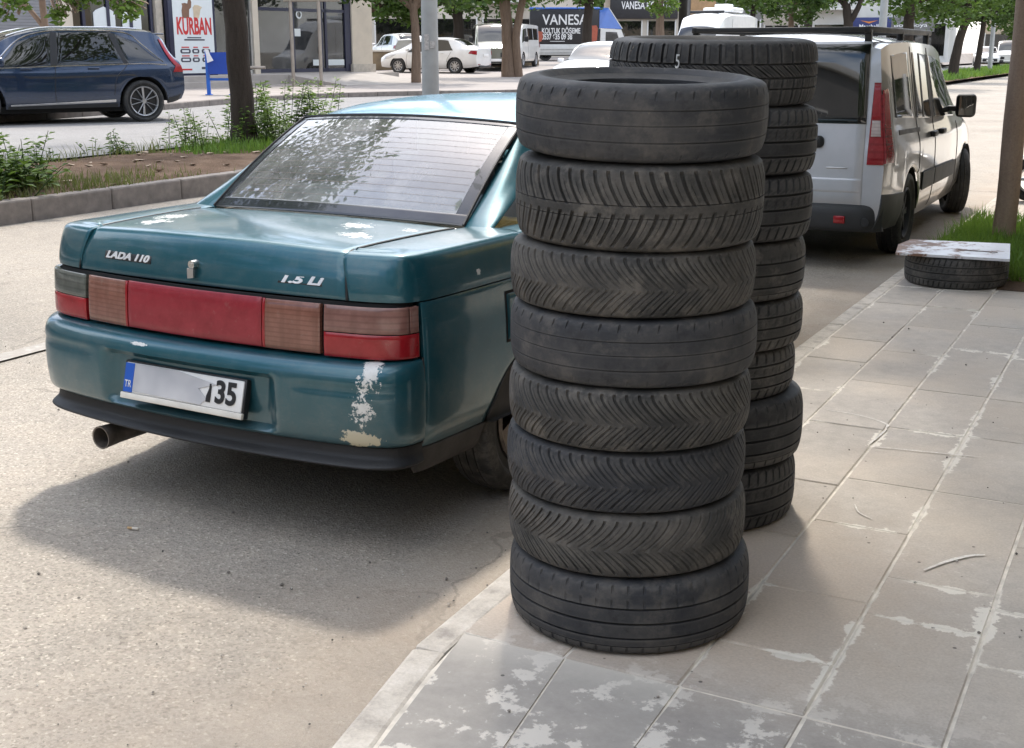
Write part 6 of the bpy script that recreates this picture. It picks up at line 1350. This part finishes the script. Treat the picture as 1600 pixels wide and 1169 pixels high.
# grass blades
def blades(n, fx, hmin, hmax, seed, w=.006, lean=.5):
    rg = np.random.default_rng(seed); x, y, z = fx(rg, n); m = len(x); h = rg.uniform(hmin, hmax, m)*rg.uniform(.5, 1, m); a = rg.uniform(0, 6.28, m); l = h*rg.uniform(.1, lean, m); ww = w*rg.uniform(.6, 1.3, m)
    dx, dy = np.cos(a), np.sin(a); px, py = -dy, dx; P = lambda f, k, g: np.stack([x+dx*l*f+px*ww*k, y+dy*l*f+py*ww*k, z+h*g], -1)
    V = np.stack([P(0, -1, -.05), P(0, 1, -.05), P(.35, .8, .55), P(.35, -.8, .55), P(1, 0, 1)], 1).reshape(-1, 3); b = np.arange(m)[:, None]*5
    F = np.concatenate([b+np.array([[0, 1, 2]]), b+np.array([[0, 2, 3]]), b+np.array([[3, 2, 4]])]); return V, F
def pit(rg, n):
    x = rg.uniform(-1.50, -.35, n); y = rg.uniform(8.55, 11.6, n); k = (np.hypot(x+1.16, y-8.36) > .34) & (rg.random(n) < np.clip(1.1-.25*np.abs(y-10), .3, 1)); return x[k], y[k], np.full(k.sum(), .094)
V, F = blades(12000, pit, .07, .20, 3, .004, .9); tag(bulk('grass', V, F, M_GRASS), 'bright green grass tufts in the tree pit around the brown trunk', 'grass', kind='stuff')
def medg(y0, y1, x0, x1, thin=None):
    def f(rg, n):
        x = rg.uniform(x0, x1, n); y = rg.uniform(y0, y1, n)
        if thin: k = thin(x, y, rg); x, y = x[k], y[k]
        return x, y, zmed(x, y)
    return f
V, F = blades(5000, medg(4, 24, -12.25, -11.6, lambda x, y, rg: rg.random(len(x)) < .25+.75*np.clip(fbm(x*2, y*1.6, 8, 2), 0, 1)), .05, .26, 4, .006, .8); tag(bulk('grass', V, F, M_GRASSD), 'ragged grass along the far edge of the median bed', 'grass', kind='stuff')
V, F = blades(9000, medg(3.5, 11.2, -11.4, -9.42, lambda x, y, rg: rg.random(len(x)) < np.clip((9.9-y)/3, .0, 1)*.7*(x > -10.9)+np.exp(-((y-9.3)/1.0)**2)*(x > -10.3)), .05, .17, 5, .006, .8); tag(bulk('grass', V, F, M_GRASSD), 'dry yellowish grass behind the median kerb', 'grass', kind='stuff')
V, F = blades(2600, medg(12.3, 15.2, -11.8, -10.7, lambda x, y, rg: np.hypot(x+11.3, y-13.4) < .3+.9*rg.random(len(x))), .06, .22, 6, .007, .7); tag(bulk('grass', V, F, M_GRASS), 'green grass at the foot of the dark median tree', 'grass', kind='stuff')
V, F = blades(9000, medg(30, 110, -12.2, -9.5), .15, .4, 7, .03, .6); tag(bulk('grass', V, F, M_GRASS), 'grass strip on the far part of the median', 'grass', kind='stuff')
# leafy weeds
def weed(label, x, y, z, n, h, seed, sp=.25, leaf=.075, mat=None):
    R = thing('weed', label, 'plant', (x, y, z), 0, 'weeds on the median'); rg = np.random.default_rng(seed); mb = MB(); LV = []; 
    for k in range(n):
        bx, by = rg.normal(0, sp, 2); hh = h*rg.uniform(.55, 1.1); tx, ty = bx+rg.normal(0, .12), by+rg.normal(0, .12); mb.tube([(bx, by, -.03), ((bx+tx)/2, (by+ty)/2, hh*.5), (tx, ty, hh)], [.006, .005, .003], 5)
        for q in range(int(26*hh/.5)):
            f = rg.uniform(.1, 1); p = np.array([bx+(tx-bx)*f, by+(ty-by)*f, hh*f]); a = rg.uniform(0, 6.28); d = np.array([math.cos(a), math.sin(a), rg.uniform(-.2, .5)]); s = leaf*1.2*rg.uniform(.6, 1.2)*(1.3-.6*f); sd_ = np.array([-math.sin(a), math.cos(a), 0]); b0 = p+d*s*.3
            LV.append([b0, b0+d*s*.5+sd_*s*.38+np.array([0, 0, .01]), b0+d*s*1.15-np.array([0, 0, .012]), b0+d*s*.5-sd_*s*.38+np.array([0, 0, .01])])
    tag(mb.build('stem', M_LEAFD, R, fix=False), kind='stuff'); LV = np.array(LV).reshape(-1, 3); bulk('leaves', LV, np.arange(len(LV)).reshape(-1, 4), mat or M_LEAFY, R)
weed('tall leafy weed at the left edge of the median', -10.35, 8.35, .2, 46, .60, 1, .26, .09); weed('bushy weed beside the tall one on the median', -10.1, 8.1, .2, 44, .40, 2, .30, .085, M_LEAF); weed('low weed clump near the kerb at the left edge', -10.5, 8.8, .2, 34, .36, 3, .24, .08, M_LEAF)
weed('leafy weed left of the dark median trunk', -11.75, 13.3, .24, 15, .52, 4, .24, .065); weed('tall leafy weed right of the dark median trunk', -11.7, 15.1, .24, 40, .85, 5, .36, .08); weed('small weed on the far edge of the median', -12.1, 12.2, .2, 10, .3, 6, .2, .06, M_LEAF); weed('small leafy weed hugging the dark median trunk', -11.3, 14.2, .24, 16, .5, 7, .2, .07, M_LEAF)
# litter and stones on the bed
def bits():
    V = []; F = []
    for i in range(60):
        x, y = random.uniform(-11.8, -9.6), random.uniform(6.5, 14); z = float(zmed(x, y))+.01; s = random.uniform(.02, .07); a = random.uniform(0, 3.1); b = len(V)
        for u, v in ((-1, -.4), (1, -.3), (.8, .4), (-.9, .35)): V.append((x+s*(u*math.cos(a)-v*math.sin(a)), y+s*(u*math.sin(a)+v*math.cos(a)), z+random.uniform(0, .02)))
        V.append((x, y, z-.01)); F += [(b, b+1, b+2, b+3), (b, b+4, b+1), (b+2, b+4, b+3)]
    tag(obj('dry_leaves', V, F, plain('dry_leaf', (.38, .30, .22), .9, var=.3, scale=3)), 'dry leaves and scraps scattered over the median soil', 'litter', kind='stuff')
bits()
# ================================================================== tyre with a board, scooter, walker
tyre_obj('tyre', 'single tyre lying by the tree pit with a board on it', None, .318, .198, 'ribslot', 1, (-1.165, 8.36, .1), 1., (0, 0), 44)
t = NT('flaking_board'); o_ = t.tc.outputs['Object']; n = t.noise(o_, 6, 6, .7); n2 = t.noise(o_, 40, 4, .7); sx = t.sep(o_)[0]
m = t.step(t.math('ADD', n, t.math('MULTIPLY', sx, -.35)), .50, .60); c = t.mix(m, (.66, .67, .69), (.20, .11, .07)); c = t.mix(t.math('MULTIPLY', t.step(n2, .6, .7), .6), c, (.30, .20, .14)); t.set(color=c, rough=t.ramp(n, [(.3, .25), (.7, .7)])); t.bump(n2, .2, .003)
bd = thing('board', 'flaking white board lying on the single tyre', 'board', (-1.175, 8.40, .2995), rad(3))
MB().prism([(-.33, -.36), (.34, -.335), (.30, .34), (-.32, .27), (-.365, .0)], 'z', 0, .016).build('panel', t.m, bd); MB().bbox(.02, .26, -.09, -.075, .0165, .021, .002).build('slot', M_RUSTST, bd, rot=(0, 0, rad(-4)))
def scooter():
    R = thing('scooter', 'black scooter cut off by the right picture edge, only its wheel in view', 'scooter', (-1.28+.06, 13.34, .1), math.atan2(.25, .97))
    M_SC = plain('scooter_black', (.02, .02, .022), .3, coat=.6); w = bpy.data.objects.new('wheel', None); COL.objects.link(w); w.parent = R; w.location = (0.0, 0, .215); w.rotation_euler = (0, 0, math.pi/2)
    link('tyre', tyre_mesh(.215, .10, 'ribs', .135, 61), M_RUB[2], w, loc=(-.05, 0, 0), rot=(0, math.pi/2, 0)); mb = MB().lathe([(.137, .035), (.12, .03), (.118, -.03), (.137, -.035)], 30, 'x').lathe([(0, .04), (.03, .04), (.03, -.04), (0, -.04)], 16, 'x')
    for k in range(5): a = k*1.2566; mb.tube([(0, .02*math.cos(a), .02*math.sin(a)), (0, .122*math.cos(a), .122*math.sin(a))], .016, 6)
    mb.build('rim', M_RIM, w)
    MB().lathe([(.235, -.07), (.248, -.04), (.252, 0), (.248, .04), (.235, .07)], 20, 'y', (0, 0, .215), .5, 2.9).build('mudguard', M_SC, R)
    MB().tube([(0, .06, .215), (.12, .06, .55), (.22, .03, .9)], .022, 8).tube([(0, -.06, .215), (.12, -.06, .55), (.22, -.03, .9)], .022, 8).build('fork', M_STEEL, R)
    MB().bbox(.2, .34, -.2, .2, .35, .95, .05, 3).bbox(.2, .75, -.17, .17, .24, .32, .03).bbox(.7, 1.45, -.16, .16, .30, .72, .08, 3).build('bodywork', M_SC, R, 60); MB().bbox(.72, 1.4, -.14, .14, .72, .82, .04, 3).build('seat', M_BLACK, R, 60)
    MB().tube([(.24, -.33, 1.02), (.26, 0, .98), (.24, .33, 1.02)], .016, 8).build('handlebar', M_BLACK, R)
    w2 = bpy.data.objects.new('wheel', None); COL.objects.link(w2); w2.parent = R; w2.location = (1.25, 0, .215); w2.rotation_euler = (0, 0, math.pi/2)
    for c in list(w.children): d = c.copy(); COL.objects.link(d); d.parent = w2
scooter()
def person():
    R = thing('person', 'person in a purple top and dark trousers walking beyond the van', 'person', (-14.2, 77.3, .40), 2.4)
    J = {'pel': (0, 0, .92), 'ch': (0, .02, 1.25), 'nk': (0, .01, 1.45), 'hd': (0, .03, 1.58), 'tp': (0, .03, 1.70), 'ls': (.17, 0, 1.40), 'le': (.22, .05, 1.12), 'lw': (.2, .2, .95), 'rs': (-.17, 0, 1.40), 're': (-.22, -.05, 1.12), 'rw': (-.2, .08, .9), 'lh': (.09, 0, .88), 'lk': (.1, .12, .48), 'la': (.1, .05, .08), 'lf': (.1, .2, .04), 'rh': (-.09, 0, .88), 'rk': (-.1, -.03, .48), 'ra': (-.1, -.2, .1), 'rf': (-.1, -.08, .04)}
    Rr = dict(pel=.13, ch=.15, nk=.055, hd=.095, tp=.06, ls=.065, le=.045, lw=.035, rs=.065, re=.045, rw=.035, lh=.085, lk=.06, la=.042, lf=.04, rh=.085, rk=.06, ra=.042, rf=.04)
    E_ = [('pel', 'ch'), ('ch', 'nk'), ('nk', 'hd'), ('hd', 'tp'), ('ch', 'ls'), ('ls', 'le'), ('le', 'lw'), ('ch', 'rs'), ('rs', 're'), ('re', 'rw'), ('pel', 'lh'), ('lh', 'lk'), ('lk', 'la'), ('la', 'lf'), ('pel', 'rh'), ('rh', 'rk'), ('rk', 'ra'), ('ra', 'rf')]
    K = list(J); me = bpy.data.meshes.new('body'); me.from_pydata([J[k] for k in K], [(K.index(a), K.index(b)) for a, b in E_], []); o = link('body', me, None, R)
    md = o.modifiers.new('skin', 'SKIN'); o.modifiers.new('sub', 'SUBSURF').levels = 1
    for i, k in enumerate(K): v = me.skin_vertices[0].data[i]; v.radius = (Rr[k], Rr[k]); v.use_root = (k == 'pel')
    dg = bpy.context.evaluated_depsgraph_get(); m2 = bpy.data.meshes.new_from_object(o.evaluated_get(dg)); o.modifiers.clear(); o.data = m2
    t = NT('person_clothes'); z = t.sep(t.tc.outputs['Object'])[2]; t.set(color=t.ramp(t.math('DIVIDE', z, 1.8), [(0, (.03, .03, .04)), (.52, (.03, .03, .04)), (.525, (.13, .06, .32)), (.80, (.13, .06, .32)), (.805, (.45, .28, .2)), (.90, (.45, .28, .2)), (.905, (.03, .02, .02))], 'CONSTANT'), rough=.85); m2.materials.clear(); m2.materials.append(t.m); m2.shade_smooth()
person()
